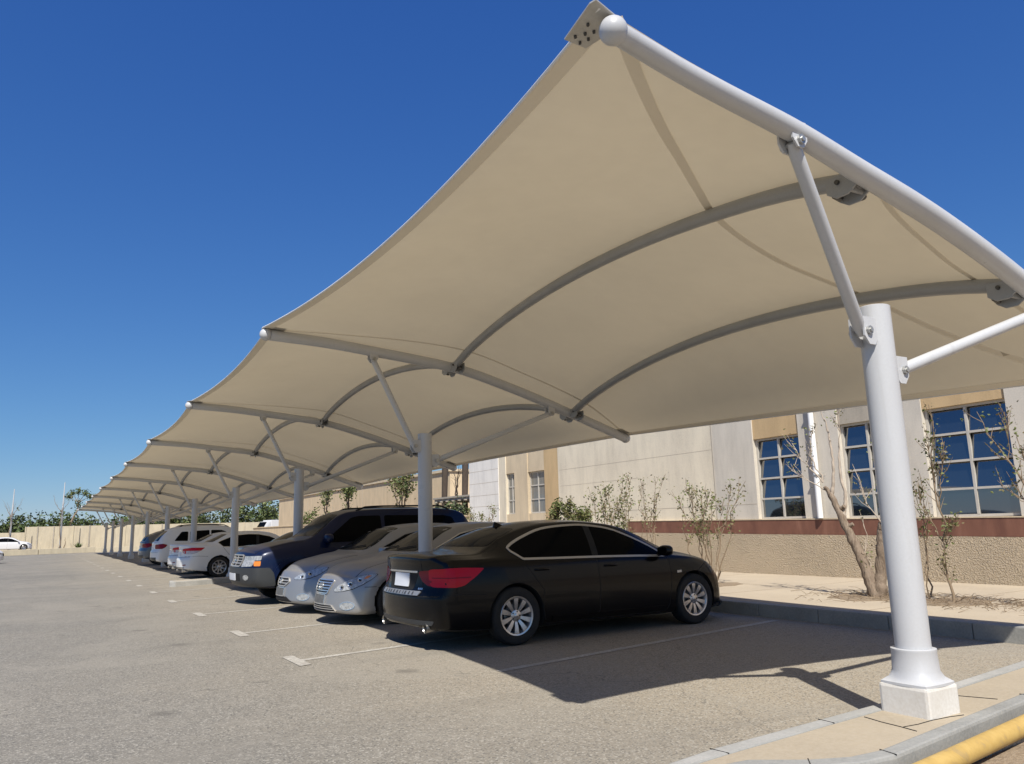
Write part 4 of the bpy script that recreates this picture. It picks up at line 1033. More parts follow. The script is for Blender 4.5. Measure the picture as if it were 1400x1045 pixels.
for n in range(10):
    b=CB(); vs=[];fs=[]
    ul=-.018 if n==0 else -.008
    us=[ul+(1.018-ul)*i/NU for i in range(NU+1)]
    vv=[j/NV for j in range(NV+1)]
    for u in us:
        for v in vv: vs.append(fab(n,u,v))
    for i in range(NU):
        for j in range(NV): fs.append((i*(NV+1)+j,i*(NV+1)+j+1,(i+1)*(NV+1)+j+1,(i+1)*(NV+1)+j))
    b.add(vs,fs); pan=b.build('membrane_panel',M['fabric'],smooth=180)
    # double-layer hems and welded seams under the sheet
    b=CB()
    def ribbon(uv,w,dz=-.006):
        pts=[]
        for k in range(41):
            q=crom([(a,c,0) for a,c in uv],k/40); pts.append((q.x,q.y))
        vs=[]
        for k,(u,v) in enumerate(pts):
            u2,v2=pts[min(k+1,40)]; u1,v1=pts[max(k-1,0)]
            p=fab(n,u,v,dz); t=fab(n,u2,v2,dz)-fab(n,u1,v1,dz); 
            e=1e-3; nn=(fab(n,u+e,v)-fab(n,u-e,v)).cross(fab(n,u,min(v+e,1))-fab(n,u,max(v-e,0)))
            s_=t.cross(nn).normalized()*w/2
            # keep the ribbon on the sheet
            vs+= [p+s_,p-s_]
        b=CB(); b.add(vs,[(2*k,2*k+1,2*k+3,2*k+2) for k in range(40)]); b.build('seam_band',M['seam'],pan,smooth=180)
    ribbon([(ul+.0095,.0),(ul+.0095,.25),(ul+.0095,.5),(ul+.0095,.75),(ul+.0095,1)],.105)
    ribbon([(1.009,.0),(1.009,.25),(1.009,.5),(1.009,.75),(1.009,1)],.10)
    if n==0:
        ribbon([(.0,.0),(.08,.036),(.18,.080),(.30,.131),(.40,.174),(.48,.206),(.58,.225),(.70,.228),(.82,.205),(.92,.14),(1,.04)],.075)
        ribbon([(.50,.008),(.60,.035),(.70,.05),(.80,.055),(.90,.035)],.05)
    else: ribbon([(.02,.006),(.15,.03),(.30,.055),(.46,.065),(.64,.06),(.82,.05),(.92,.03),(.99,.006)],.035)
    ribbon([(.02,.994),(.15,.97),(.30,.945),(.46,.935),(.64,.94),(.82,.95),(.92,.97),(.99,.994)],.035)
    b=CB()
    b.tube([fab(n,ul,j/30) for j in range(31)],.011,6); b.build('edge_cable',M['hem'],pan,smooth=60)
    b=CB(); b.tube([fab(n,1.018,j/30) for j in range(31)],.011,6); b.build('edge_cable',M['hem'],pan,smooth=60)
    for uu in (.46,.82):
        b=CB(); b.tube([fab(n,uu,.006+.988*j/36,-.068-TR*.12) for j in range(37)],.060,14); b.build('purlin',M['steel_grey'],smooth=50)
COLX=[4.86]+[4.90]*10
def plate(b,c,ax,w,h,t):
    """small flat gusset; ax = unit vector of its thickness"""
    c=Vector(c); ax=Vector(ax).normalized(); up=Vector((0,0,1)); s_=up.cross(ax).normalized()
    vs=[c+s_*a*w/2+up*z*h/2+ax*q*t/2 for q in(-1,1) for a,z in((-1,-.4),(-.4,-1),(.4,-1),(1,-.4),(1,1),(-1,1))]
    b.add(vs,[(0,1,2,3,4,5),(11,10,9,8,7,6)]+[(i,(i+1)%6,6+(i+1)%6,6+i) for i in range(6)])
for n in range(11):
    y=3.16 if n==0 else YN[n]; cx=COLX[n]; top=2.78 if n<3 else 2.74; z0=.12 if n==0 else 0
    b=CB(); b.tube([fpt(n,k/48) for k in range(49)],TR if n else [.055+.023*min(1,k/26) for k in range(49)],18); arch=b.build('arch_beam',M['steel'] ,smooth=50)
    b=CB(); T0=fpt(n,0); T1=fpt(n,1); d0=(fpt(n,0)-fpt(n,.05)).normalized(); d1=(fpt(n,1)-fpt(n,.95)).normalized()
    b.sphere(T0+d0*(.06 if n else .02),.088 if n else .072,28,16); b.build('end_ball',M['steel'],arch,smooth=60)
    b=CB(); b.sphere(T1+d1*.02,.085,20,12); b.build('end_ball',M['steel'],arch,smooth=60)
    for uu,sg in ((0,1),(1,-1)):
        dd=(fpt(n,uu)-fpt(n,.05 if uu==0 else .95)).normalized(); c=fpt(n,uu)+dd*.07
        for sy in ((1,) if n==0 else ((-1,) if n==10 else (-1,1))):
            vs=[]; b=CB()
            near=n==0 and uu==0
            for a,l in (((-.14,.0),(.09,-.03),(.10,.01),(.05,.29),(-.09,.27)) if near else ((-.26,.0),(.03,-.02),(.05,.02),(-.03,.19),(-.26,.16))): vs.append(c+dd*a+Vector((0,sy*l,TR+.003)))
            m_=len(vs); vs+=[v+Vector((0,0,.008)) for v in vs]; b.add(vs,[tuple(range(m_)),tuple(range(2*m_-1,m_-1,-1))]+[(i,(i+1)%m_,m_+(i+1)%m_,m_+i) for i in range(m_)]); cpl=b.build('corner_plate',M['ply'],arch)
            if near:
                for a,l in ((.02,.12),(-.04,.14),(-.01,.18),(-.05,.20),(.02,.23),(-.03,.25)):
                    q=c+dd*a+Vector((0,sy*l,TR)); b=CB(); b.tube([q+Vector((0,0,.006)),q-Vector((0,0,.010))],.008,8); b.build('rivet',M['bolt'],cpl)
    c=CB(); r=.107
    prof=[(r,z0+.02),(r,top-.004),(r-.006,top),(0,top+.001)]
    c.lathe(prof,36,0,Matrix.Translation((cx,y,0))); cpart=c.build('column',M['steel'],smooth=40)
    p=CB(); hw=.165; p.box((cx-hw,y-hw,z0-.02),(cx+hw,y+hw,z0+.18)); p.build('plinth',M['plinth'],cpart,bevel=.02)
    p=CB(); NN=48; rings=[(.163,.16,z0+.176),(.163,.16,z0+.192),(.157,.3,z0+.198),(.146,.7,z0+.220),(.139,1,z0+.26),(.134,1,z0+.372),(.135,1,z0+.376),(.135,1,z0+.390),(.108,1,z0+.393)]
    vs=[]
    for rr,sq,zz in rings:
        for k in range(NN):
            q=2*math.pi*k/NN; c,s_=math.cos(q),math.sin(q); m_=max(abs(c),abs(s_)); ex=lerp(1/m_,1,sq); ex=min(ex,1.32)
            vs.append((cx+rr*ex*c,y+rr*ex*s_,zz))
    p.add(vs,[(i*NN+k,i*NN+(k+1)%NN,(i+1)*NN+(k+1)%NN,(i+1)*NN+k) for i in range(len(rings)-1) for k in range(NN)])
    p.build('collar',M['steel'],cpart,smooth=32)
    # struts and their gusset plates
    if n==0: A1,B1=Vector((cx-.175,y-.005,2.585)),Vector((3.74,2.83,3.585)); A2,B2=Vector((cx+.17,y-.01,2.335)),Vector((6.75,2.93,2.93))
    else:
        d=DZ[n]; A1,B1=Vector((cx-.175,y,2.575+d)),Vector((4.06,y,3.86+d)); A2,B2=Vector((cx+.17,y,2.36+d)),Vector((7.22,y,3.20+d))
    for A,B in ((A1,B1),(A2,B2)):
        b=CB(); t=(B-A).normalized(); b.tube([A-t*.02,A+t*.05,B-t*.06,B+t*.01],[.030,.043,.043,.030],16); st=b.build('strut',M['steel'],smooth=50)
        side=Vector((0,1,0))
        for q,w_,h_,off in ((A,.15,.19,Vector((.03 if A.x<cx else -.03,0,0))),(B,.13,.17,Vector((0,0,.04)))):
            b=CB(); 
            for sgn in (-1,1): plate(b,q+side*sgn*.051+off,side,w_,h_,.013)
            if q is A: xx=.09 if A.x<cx else -.09; b.box((q.x+xx-.012,q.y-.05,q.z-.09),(q.x+xx+.012,q.y+.05,q.z+.09))
            else: b.box((q.x-.06,q.y-.05,q.z+.105),(q.x+.06,q.y+.05,q.z+.128))
            b.build('gusset',M['steel'],st)
            b=CB(); b.tube([q-side*.085,q-side*.0755,q-side*.075,q-side*.0595,q-side*.059,q+side*.059,q+side*.0595,q+side*.075,q+side*.0755,q+side*.085],[.016,.016,.03,.03,.016,.016,.03,.03,.016,.016],8); b.build('bolt',M['zinc'],st)
    # joints where the purlins meet the arch
    for uu in (.46,.82):
        q=fpt(n,uu)
        for sy in ((1,) if n==0 else ((-1,) if n==10 else (-1,1))):
            t=(fpt(n,uu+.02)-fpt(n,uu-.02)).normalized(); b=CB()
            for s2 in (-1,1): plate(b,q+Vector((0,sy*.15,-.03))+t*s2*.068,t,.22,.15,.012)
            c0=q+Vector((0,sy*.085,-.03)); b.box((c0.x-.066,c0.y-.012,c0.z-.05),(c0.x+.066,c0.y+.012,c0.z+.05)); b.build('purlin_joint',M['steel_grey'],arch)
            b=CB(); c1=q+Vector((0,sy*.17,-.005)); b.tube([c1-t*.095,c1+t*.095],.016,8); b.build('joint_bolt',M['bolt'],arch)
            b=CB(); c1=q+Vector((0,sy*.23,-.055)); b.tube([c1-t*.035,c1+t*.035],.024,8); b.build('joint_pin',M['bolt'],arch)
# small lamp under the near arch at the purlin joint
b=CB(); q=fpt(0,.46)+Vector((.17,.12,-.11)); b.sphere(q+Vector((-.04,.02,.045)),.034,14,8,0,(1,1,.7)); b.tube([q+Vector((-.04,.02,.055)),q+Vector((-.04,.02,.10))],.014,8); b.build('spotlight',M['bolt'],smooth=50)

# ------------------------------------------------------------------ building
BX=13.80
bl=empty('building',(BX,10,0),0,'beige rendered building with tall paned windows and a rust red band, behind the pavement','building')
class BB(MB):
    def build(s,name,m,parent=None,**k):
        s.v=[(x-BX,y-10,z) for x,y,z in s.v]; return MB.build(s,name,m,parent or bl,**k)
bt=lambda y:1.262+.0132*(y-6.8)
H=5.15
def wall_piece(name,m,y0,y1,z0,z1,x=BX,th=.35,zl=None):
    b=BB(); za,zb_=(z0(y0),z0(y1)) if callable(z0) else (z0,z0); zc,zd=(z1(y0),z1(y1)) if callable(z1) else (z1,z1)
    b.add([(x,y0,za),(x,y1,zb_),(x+th,y1,zb_),(x+th,y0,za),(x,y0,zc),(x,y1,zd),(x+th,y1,zd),(x+th,y0,zc)],[(0,3,2,1),(4,5,6,7),(0,1,5,4),(1,2,6,5),(2,3,7,6),(3,0,4,7)])
    return b.build(name,m)
# low storey: pebble stucco base and rust band
wall_piece('stucco_base',M['stucco'],-7,16.9,.10,lambda y:.945+.0150*(y-6.8),BX-.07,.40)
wall_piece('rust_band',M['rust'],-7,16.9,lambda y:.949+.0150*(y-6.8),bt,BX-.045,.38)
wall_piece('sill_ledge',M['wallbeige'],-7,16.9,lambda y:bt(y)+.003,lambda y:bt(y)+.022,BX-.055,.35)
def top(y): return H
segs=[('wall_pier',M['wall2'],-7,4.95),('wall_pier',M['wall2'],6.40+.0,6.79),('wall_pier',M['wall2'],8.27,8.90),('wall_pier',M['wall2'],10.07,11.05),('wall_panel',M['wall2'],12.32,13.575),('wall_panel',M['wall'],13.595,20.28)]
for nm,m,y0,y1 in segs:
    if nm=='wall_pier' and y0==6.40: y0=4.95
    wall_piece(nm,m,y0,y1,(lambda y:bt(y)+.026) if y0<16 and y1<16.95 else .10,top,BX+.012 if m is M['wall'] else BX)
def window(y0,y1,z0,z1,cols,rows,xg=.13,spand=None,sx=.03,fw=.045,tilt=7.4,gm='winglass'):
    fr=BB(); x0,x1=BX+xg-.03,BX+xg+.02
    fr.box((x0,y0,z0),(x1,y0+fw,z1)); fr.box((x0,y1-fw,z0),(x1,y1,z1)); fr.box((x0,y0+fw,z0),(x1,y1-fw,z0+fw)); fr.box((x0,y0+fw,z1-fw),(x1,y1-fw,z1))
    f=fr.build('window',M['winframe'])
    g=BB()
    for ci in range(cols):
        for ri in range(rows):
            ya,yb=y0+(y1-y0)*ci/cols+.004,y0+(y1-y0)*(ci+1)/cols-.004; za,zc=z0+(z1-z0)*ri/rows+.002,z0+(z1-z0)*(ri+1)/rows-.002; tl=(zc-za)*math.tan(R_((tilt+.35*math.sin(ci*2.1+ri*1.7)) if ri else .3*ci))
            x=BX+xg-.012; g.add([(x,ya,za),(x,yb,za),(x+tl,yb,zc),(x+tl,ya,zc),(x+.006,ya,za),(x+.006,yb,za),(x+tl+.006,yb,zc),(x+tl+.006,ya,zc)],[(0,3,2,1),(4,5,6,7),(0,1,5,4),(1,2,6,5),(2,3,7,6),(3,0,4,7)])
    g.build('pane',M[gm],f)
    m=BB(); bw=.022
    for k in range(1,cols): yy=y0+(y1-y0)*k/cols; m.box((x0-.004,yy-bw,z0+fw),(x1-.004,yy+bw,z1-fw))
    for k in range(1,rows):
        zz=z0+(z1-z0)*k/rows; ys=[y0+fw]+[y0+(y1-y0)*q/cols for q in range(1,cols)]+[y1-fw]
        for a,c in zip(ys[:-1],ys[1:]): m.box((x0-.001,a+(bw if a!=y0+fw else 0),zz-bw*.9),(x1-.001,c-(bw if c!=y1-fw else 0),zz+bw*.9))
    m.build('glazing_bar',M['winframe'],f)
    r=BB(); r.box((BX+.34,y0-.1,z0-.1),(BX+.36,y1+.1,z1+.1)); r.build('backing',M['under'],f)
    if spand: wall_piece('spandrel',spand,y0-.005 if False else y0,y1,z1+.002,H,BX+sx,.30)
window(6.795,8.265,bt(7.5)+.024,3.26,2,4,spand=M['walltan'])
window(8.905,10.065,bt(9.5)+.024,3.21,2,4,spand=M['wallgrey'])
window(11.055,12.315,bt(11.7)+.024,3.155,2,4,spand=M['walltan'])
wall_piece('orange_pier',M['walltan'],20.285,21.09,.10,top,BX+.02)
window(21.095,22.09,1.76,3.13,2,3,spand=M['wallbeige'],tilt=0,gm='curtain'); wall_piece('window_apron',M['wallbeige'],21.095,22.09,.10,1.755,BX+.02)
wall_piece('beige_pier',M['wallbeige'],22.095,22.955,.10,top,BX)
window(22.96,23.54,1.77,3.17,2,3,spand=M['wallbeige'],tilt=0,gm='curtain'); wall_piece('window_apron',M['wallbeige'],22.96,23.54,.10,1.765,BX+.02)
wall_piece('beige_pier',M['wall'],23.545,24.02,.10,top,BX)
wall_piece('white_wall',M['wallwhite'],24.025,26.25,.10,3.9,BX-.02,4)
b=BB()
for z in (1.70,): b.box((BX-.003,12.33,z-.006),(BX+.02,13.57,z+.006)); b.box((BX+.009,13.6,z-.006),(BX+.03,20.2,z+.006))
b.box((BX-.004,13.575,1.4),(BX+.02,13.595,H))
for z in (2.1,2.5,2.95,3.4): b.box((BX-.0225,24.03,z-.006),(BX-.015,26.24,z+.006))
b.box((BX+.0092,16.4,2.55),(BX+.03,20.2,2.556)); b.box((BX+.0091,13.6,3.05),(BX+.03,20.2,3.055))
b.build('render_joint',M['joint'])
b=BB(); b.tube([(BX-.075,10.63,bt(10.6)+.03),(BX-.075,10.63,H)],.058,16); pipe=b.build('downpipe',M['white_pipe'],smooth=50)
b=BB()
for z in (2.2,3.6): b.box((BX-.14,10.56,z),(BX,10.70,z+.035))
b.build('pipe_clip',M['zinc'],pipe)
b=BB(); b.box((BX+.4,-7,.1),(BX+9,23.9,H-.05)); b.build('roof_block',M['wall2'])
# low garden wall going on beyond the building
o=MB(); o.box((13.78,26.28,.0),(14.05,62,1.76)); o.box((13.74,26.28,1.762),(14.09,62,1.83)); w=o.build('garden_wall',M['wallfar'],bevel=.01)
tag(w,'low sandstone coloured wall running on beyond the white end of the beige building','wall')
far=empty('sandstone_block',(20,60,0),0,'plain tan building standing back behind the low wall and small trees','building')
b=MB(); b.box((0,-19.5,0),(14,19,4.6)); b.build('wall',M['wallfar'],far)
b=MB(); b.box((-.10,-19.6,4.602),(14,19.1,4.75)); b.build('roof_edge',M['wallbeige'],far)
b=MB()
for yy in (-12,-5,2,9): b.box((-.012,yy-.012,.1),(.05,yy+.012,4.59))
b.build('wall_joint',M['wallgrey'],far)
# ------------------------------------------------------------------ plants
def stem_path(base,tip,rng,wob=.06,n=7,bow=0):
    base=Vector(base);tip=Vector(tip); L=(tip-base).length; pts=[]
    side=Vector((rng.uniform(-1,1),rng.uniform(-1,1),0))
    for i in range(n+1):
        t=i/n; p=base.lerp(tip,t); 
        if 0<i<n: p+=Vector((rng.uniform(-1,1),rng.uniform(-1,1),rng.uniform(-.3,.3)))*wob*L*.35
        p+=side*bow*L*math.sin(math.pi*t)*.15; pts.append(p)
    return pts
def leaves_at(mb,pos,rng,n,spread,size,mi=0,down=.2):
    for _ in range(n):
        c=Vector(pos)+Vector((rng.gauss(0,1),rng.gauss(0,1),rng.gauss(0,1)))*spread
        d=Vector((rng.uniform(-1,1),rng.uniform(-1,1),rng.uniform(-.5,.9)-down)).normalized(); s=d.cross(Vector((rng.uniform(-1,1),rng.uniform(-1,1),rng.uniform(-1,1)))).normalized()
        l=size*rng.uniform(.7,1.3); w=l*.30; nn=d.cross(s)*l*.08
        mb.add([c-d*l*.5,c+s*w+nn,c+d*l*.5,c-s*w+nn],[(0,1,2),(0,2,3)],mi)
def plant(name,label,cat,loc,stems,seed,leaf=('leaf',),leaf_n=30,leaf_size=.07,twigs=6,twig_l=.35,leaf_from=.45,bark='twig',group=None,spread=.05,tip_leaf=True,trunk_name='stem'):
    """stems: list of (base dx,dy,dz, tip dx,dy,dz, radius)"""
    rng=random.Random(seed); root=empty(name,loc,0,label,cat,group)
    st=MB(); lf=MB()
    for (a,t,r) in stems:
        pts=stem_path(a,t,rng,.10,8,rng.uniform(-1,1)*.7); n=len(pts)
        st.tube(pts,[max(r*(1-.8*i/(n-1)),.004) for i in range(n)],7)
        for k in range(twigs):
            f=rng.uniform(max(leaf_from-.1,.15),.98); i=min(int(f*(n-1)),n-2); p=pts[i].lerp(pts[i+1],f*(n-1)-i)
            d=((pts[-1]-pts[0]).normalized()*rng.uniform(.6,1.1)+Vector((rng.uniform(-1,1),rng.uniform(-1,1),rng.uniform(-.1,.5)))*.8).normalized()
            l=twig_l*rng.uniform(.5,1.2)*(1.15-f*.5); q=[p,p+d*l*.5+Vector((0,0,rng.uniform(-.02,.03))),p+d*l+Vector((0,0,.04))]
            st.tube(q,[.006,.0045,.002],5,False)
            if leaf_n:
                for m in range(5):
                    leaves_at(lf,q[0].lerp(q[2],.25+.17*m),rng,max(1,int(leaf_n/10*rng.uniform(.2,1.6))),spread,leaf_size,rng.randrange(len(leaf)))
        if leaf_n and tip_leaf: leaves_at(lf,pts[-1],rng,max(2,leaf_n//5),spread*1.2,leaf_size,0)
    st.build(trunk_name,M[bark],root,smooth=60)
    if lf.v: lf.build('crown',[M[k] for k in leaf],root)
    return root
def fan(n,r0,h,rng,rad=(.012,.02),lean=(.3,.7)):
    out=[]
    for k in range(n):
        q=2*math.pi*(k+rng.random()*.6)/n; R=rng.uniform(*lean); 
        out.append(((math.cos(q)*r0,math.sin(q)*r0,0),(math.cos(q)*R,math.sin(q)*R,h*rng.uniform(.75,1.0)),rng.uniform(*rad)))
    return out
r=random.Random(2)
plant('shrub','multi-stemmed leafy shrub rising behind the bonnet of the black sedan','shrub',(10.85,10.95,.16),fan(10,.08,1.95,r,(.010,.016),(.25,.65)),21,('leaf','leaf','leaf_dry'),15,.055,11,.34,.5,group=None)
plant('shrub','leafy young shrub with two green clumps left of the rust red band','shrub',(10.9,13.85,.16),fan(8,.08,2.15,r,(.010,.015),(.2,.6)),22,('leaf','leaf','leaf_dry'),28,.058,11,.34,.5)
plant('shrub','almost bare shrub of thin spread stems beside the start of the rust red band','shrub',(10.9,12.75,.16),fan(6,.06,2.25,r,(.008,.012),(.25,.6)),23,('leaf','leaf_dry'),2,.05,9,.28,.6)
plant('shrub','dense rounded green shrub in front of the orange pier','shrub',(11.0,15.75,.16),fan(15,.12,1.7,r,(.009,.014),(.2,.6)),24,('leaf','leaf','leaf_dry'),80,.072,11,.34,.35)
plant('shrub','small leafy shrub against the white wall section','shrub',(12.6,23.35,.16),fan(9,.10,1.95,r,(.009,.014),(.25,.7)),25,('leaf','leaf','leaf_dry'),22,.065,10,.34,.4)
plant('shrub','thin twiggy shrub just right of the near white column, beside the slender sapling','shrub',(10.9,6.75,.16),[((0,0,0),(.05,.05,1.5),.014),((0,0,0),(-.1,-.15,1.7),.010)],31,('leaf','leaf_dry'),6,.05,7,.3,.4)
# heavily pruned double-trunked tree
root=empty('pruned_tree',(10.72,7.46,.15),0,'pruned tree with two thick pale trunks and cut branches, left of the near white column','tree')
t=MB(); rng=random.Random(9)
def knobbly(pts,rs,n=12):
    P=[];Rr=[]
    for k in range(33):
        q=crom(pts,k/32); P.append(q+Vector((rng.uniform(-1,1),rng.uniform(-1,1),0))*.009); f=k/32*(len(rs)-1); i=min(int(f),len(rs)-2); Rr.append(lerp(rs[i],rs[i+1],f-i)*rng.uniform(.9,1.12))
    t.tube(P,Rr,n)
knobbly([(0,0,-.05),(-.03,.05,.25),(-.09,.17,.70),(-.14,.33,1.15),(-.17,.45,1.48),(-.2,.55,1.68)],[.118,.088,.074,.062,.046,.026])
knobbly([(.02,-.03,-.05),(.03,-.07,.25),(.04,-.13,.60),(.03,-.20,.95),(.02,-.23,1.08)],[.11,.085,.078,.085,.075])
tb=t; t=MB()
knobbly([(-.14,.33,1.15),(-.1,.28,1.5),(-.12,.31,1.9),(-.1,.29,2.3)],[.034,.024,.018,.010])
knobbly([(-.17,.47,1.55),(-.15,.40,1.9),(-.16,.41,2.4),(-.18,.44,2.75)],[.034,.022,.016,.007])
t.build('shoot',M['pale_twig'],root,smooth=60); t=tb
for p in ((-.08,.16,.62),(-.1,.2,.84),(-.13,.27,1.05),(.04,-.17,.75),(-.15,.36,1.32),(-.06,.13,.45)):
    d=Vector((rng.uniform(-.3,.3),rng.choice((-1,1)),rng.uniform(-.1,.6))).normalized(); t.tube([Vector(p),Vector(p)+d*.10],[.034,.030],7)
t.build('trunk',M['bark'],root,smooth=60)
sub=plant('twigs','x','x',(0,0,0),[((-.2,.58,1.75),(-.35,1.0,2.35),.014),((-.2,.58,1.75),(-.15,.75,2.6),.012),((-.19,.5,1.6),(-.3,1.1,2.0),.010),((.02,-.23,1.05),(-.1,.0,1.75),.010),((.02,-.23,1.05),(.0,-.30,2.1),.012),((.02,-.23,1.05),(.1,-.45,1.8),.009),((-.1,.29,2.25),(-.15,.2,2.9),.010),((-.18,.44,2.7),(-.2,.6,3.3),.008),((0,0,.1),(-.02,.07,1.2),.012)],41,('leaf','leaf_dry'),4,.045,8,.34,.35,bark='pale_twig')
for ch in list(sub.children): ch.parent=root; ch.name={'stem':'branch','crown':'crown'}.get(ch.name.split('.')[0],ch.name)
bpy.data.objects.remove(sub)
plant('sapling','slender sapling with a thin leafy crown in front of the rightmost paned window','tree',(10.72,6.30,.15),[((0,0,0),(.02,.06,.85),.022),((.02,.06,.83),(.03,.02,2.75),.014),((.02,.06,.83),(-.02,.33,1.55),.010),((.02,.06,.83),(.0,-.10,1.05),.008),((.03,.05,1.3),(.05,.16,2.3),.009),((.03,.04,1.4),(.0,-.16,2.2),.009)],51,('leaf','leaf','leaf_dry'),13,.048,14,.28,.30,bark='twig',spread=.04)
plant('tree','thin-branched tree leaning in at the right edge, in front of the last window','tree',(10.72,4.75,.15),[((0,0,0),(-.02,.25,1.25),.035),((-.02,.25,1.2),(.0,.9,2.55),.018),((-.02,.25,1.2),(.0,.45,2.2),.014),((-.02,.25,1.2),(.05,.75,1.55),.012),((-.0,.6,1.85),(.0,.55,2.5),.008),((-.02,.25,1.2),(.0,.1,2.4),.012)],52,('leaf','leaf_dry'),6,.05,9,.35,.35,bark='twig')
# dry grass tufts and fallen twigs at the tree pits
b=MB(); rng=random.Random(4)
for _ in range(420):
    cx,cy=rng.choice(((10.72,7.4),(10.72,6.3),(10.75,5.2))); p=Vector((cx+rng.gauss(0,.42),cy+rng.gauss(0,.5),.172)); q=rng.uniform(0,6.28); l=rng.uniform(.08,.35)
    b.tube([p,p+Vector((math.cos(q)*l*.5,math.sin(q)*l*.5,rng.uniform(.01,.06))),p+Vector((math.cos(q)*l,math.sin(q)*l,rng.uniform(0,.05)))],[.004,.003,.0015],4,False)
tag(b.build('dry_litter',M['twig']),'dry twigs and stalks lying round the pavement trees','twigs',kind='stuff')
# trees in front of the tan block
plant('tree','small bare-stemmed tree leaning right, first from the left before the tan block','tree',(17,54.6,.1),[((0,0,0),(.1,-.2,2.4),.09),((.1,-.2,2.3),(.2,1.2,4.0),.05),((.1,-.2,2.3),(0,-.9,4.2),.05),((.1,-.2,2.3),(.3,.2,4.4),.04)],61,('leaf','leaf_mid'),40,.17,8,.7,.5,bark='darkbark',spread=.14,trunk_name='trunk')
plant('tree','small round-crowned tree, middle one before the tan block','tree',(17,49.4,.1),[((0,0,0),(0,0,2.7),.07),((0,0,2.6),(.3,.7,4.1),.04),((0,0,2.6),(-.2,-.6,4.2),.04),((0,0,2.6),(.2,0,4.5),.04)],62,('leaf','leaf_mid'),55,.17,9,.6,.5,bark='darkbark',spread=.16,trunk_name='trunk')
plant('tree','wide grey-green tree under the canopy edge, before the right half of the tan block','tree',(17.2,41.2,.1),[((0,0,0),(0,0,2.2),.10),((0,0,2.1),(.3,1.5,4.2),.05),((0,0,2.1),(-.2,-1.5,4.2),.05),((0,0,2.1),(.4,.5,4.6),.05),((0,0,2.1),(.2,-.5,4.6),.05)],63,('leaf','leaf_dry','leaf_mid'),50,.18,10,.8,.45,bark='darkbark',spread=.18,trunk_name='trunk')
plant('shrub','low green bush on the bank behind the low wall, under the tan block','shrub',(15.5,52.5,.1),fan(9,.2,2.6,random.Random(8),(.02,.03),(.4,1.0)),64,('leaf','leaf_mid'),40,.15,8,.5,.4,spread=.12)
# ruined pergola with two dead palm trunks
pg=empty('pergola',(16.6,32.2,0),0,'grey flat-roofed pergola with a torn edge, between the tan block and the white wall','pergola')
b=MB(); b.box((-.5,-2.0,2.62),(2.6,2.1,2.72)); b.box((-.55,-2.1,2.722),(2.65,2.2,2.80)); 
for k in range(7): b.box((-.62,-1.9+k*.62,2.56),(2.7,-1.82+k*.62,2.618))
b.build('roof',M['wallgrey'],pg)
for px,py in ((-.4,-1.9),(-.4,.1),(-.4,2.0),(2.4,-1.9),(2.4,2.0)):
    b=MB(); b.box((px-.06,py-.06,0),(px+.06,py+.06,2.555)); b.build('post',M['wallgrey'],pg)
b=MB(); b.box((2.45,-2,0),(2.52,2.1,2.55)); b.build('back_screen',M['wallgrey'],pg)
for i,(x,y,h,l) in enumerate(((17.0,35.0,5.0,'left of the two dead grey palm trunks by the pergola'),(16.9,32.6,5.1,'right of the two dead grey palm trunks by the pergola, frayed at the top'))):
    p=empty('palm_trunk',(x,y,0),0,l,'tree'); b=MB(); rng=random.Random(70+i)
    b.tube([(0,0,0),(.02,0,1.2),(-.03,.02,2.6),(.03,.0,h-.5),(.0,.03,h-.2),(0,0,h)],[.17,.15,.14,.16,.22,.14],12); b.build('trunk',M['darkbark'],p,smooth=60)
    b=MB()
    for k in range(16):
        q=rng.uniform(0,6.28); l=rng.uniform(.3,.7); b.tube([(0,0,h-.15),(math.cos(q)*l*.6,math.sin(q)*l*.6,h+rng.uniform(-.1,.25)),(math.cos(q)*l,math.sin(q)*l,h-rng.uniform(.1,.5))],[.035,.03,.01],5)
    b.build('frond_stub',M['darkbark'],p)
plant('bare_tree','leafless dark tree standing between the two dead palm trunks','tree',(17.0,33.8,0),[((0,0,0),(0,0,2.9),.07),((0,0,2.8),(.2,.7,4.3),.04),((0,0,2.8),(-.2,-.8,4.4),.04),((0,0,2.8),(.2,-.2,4.2),.03)],71,('leaf',),0,.1,9,.6,.3,bark='darkbark',trunk_name='trunk')
plant('hedge','dark clipped hedge below the pergola roof','hedge',(15.6,31.9,0),[((0,-1.6+k*.35,0),(.1*(k%2),-1.6+k*.35,2.2),.02) for k in range(11)],72,('leaf_dark','leaf_mid'),70,.14,9,.45,.2,spread=.14)
# ------------------------------------------------------------------ the far end of the car park
pw=MB()
A,B=Vector((-40,73.8,0)),Vector((4.45,87.75,0))
d=(B-A).normalized(); nn=Vector((-d.y,d.x,0)); L=(B-A).length; k=0; x=0
lw=empty('kerb_wall',(4.45,87.75,0),0,'long knee-high concrete wall at the far end of the car park','wall')
b=MB(); seg=5.2; x=.0
while x<L:
    p=A+d*(x+.03); q=A+d*min(x+seg-.03,L)
    b.add([tuple(v-Vector((4.45,87.75,0))) for v in (p,q,q+nn*.25,p+nn*.25,p+Vector((0,0,.52)),q+Vector((0,0,.52)),q+nn*.25+Vector((0,0,.52)),p+nn*.25+Vector((0,0,.52)))],[(0,3,2,1),(4,5,6,7),(0,1,5,4),(1,2,6,5),(2,3,7,6),(3,0,4,7)]); x+=seg
b.add([(0,0,0),(28,.35,0),(28,.6,0),(0,.25,0),(0,0,.46),(28,.35,.46),(28,.6,.46),(0,.25,.46)],[(0,3,2,1),(4,5,6,7),(0,1,5,4),(1,2,6,5),(2,3,7,6),(3,0,4,7)])
b.build('wall_block',M['bound'],lw,bevel=.02)
bw=empty('boundary_wall',(0,104,.25),0,'tall cream boundary wall of flat panels between posts, stepping down on its left','wall')
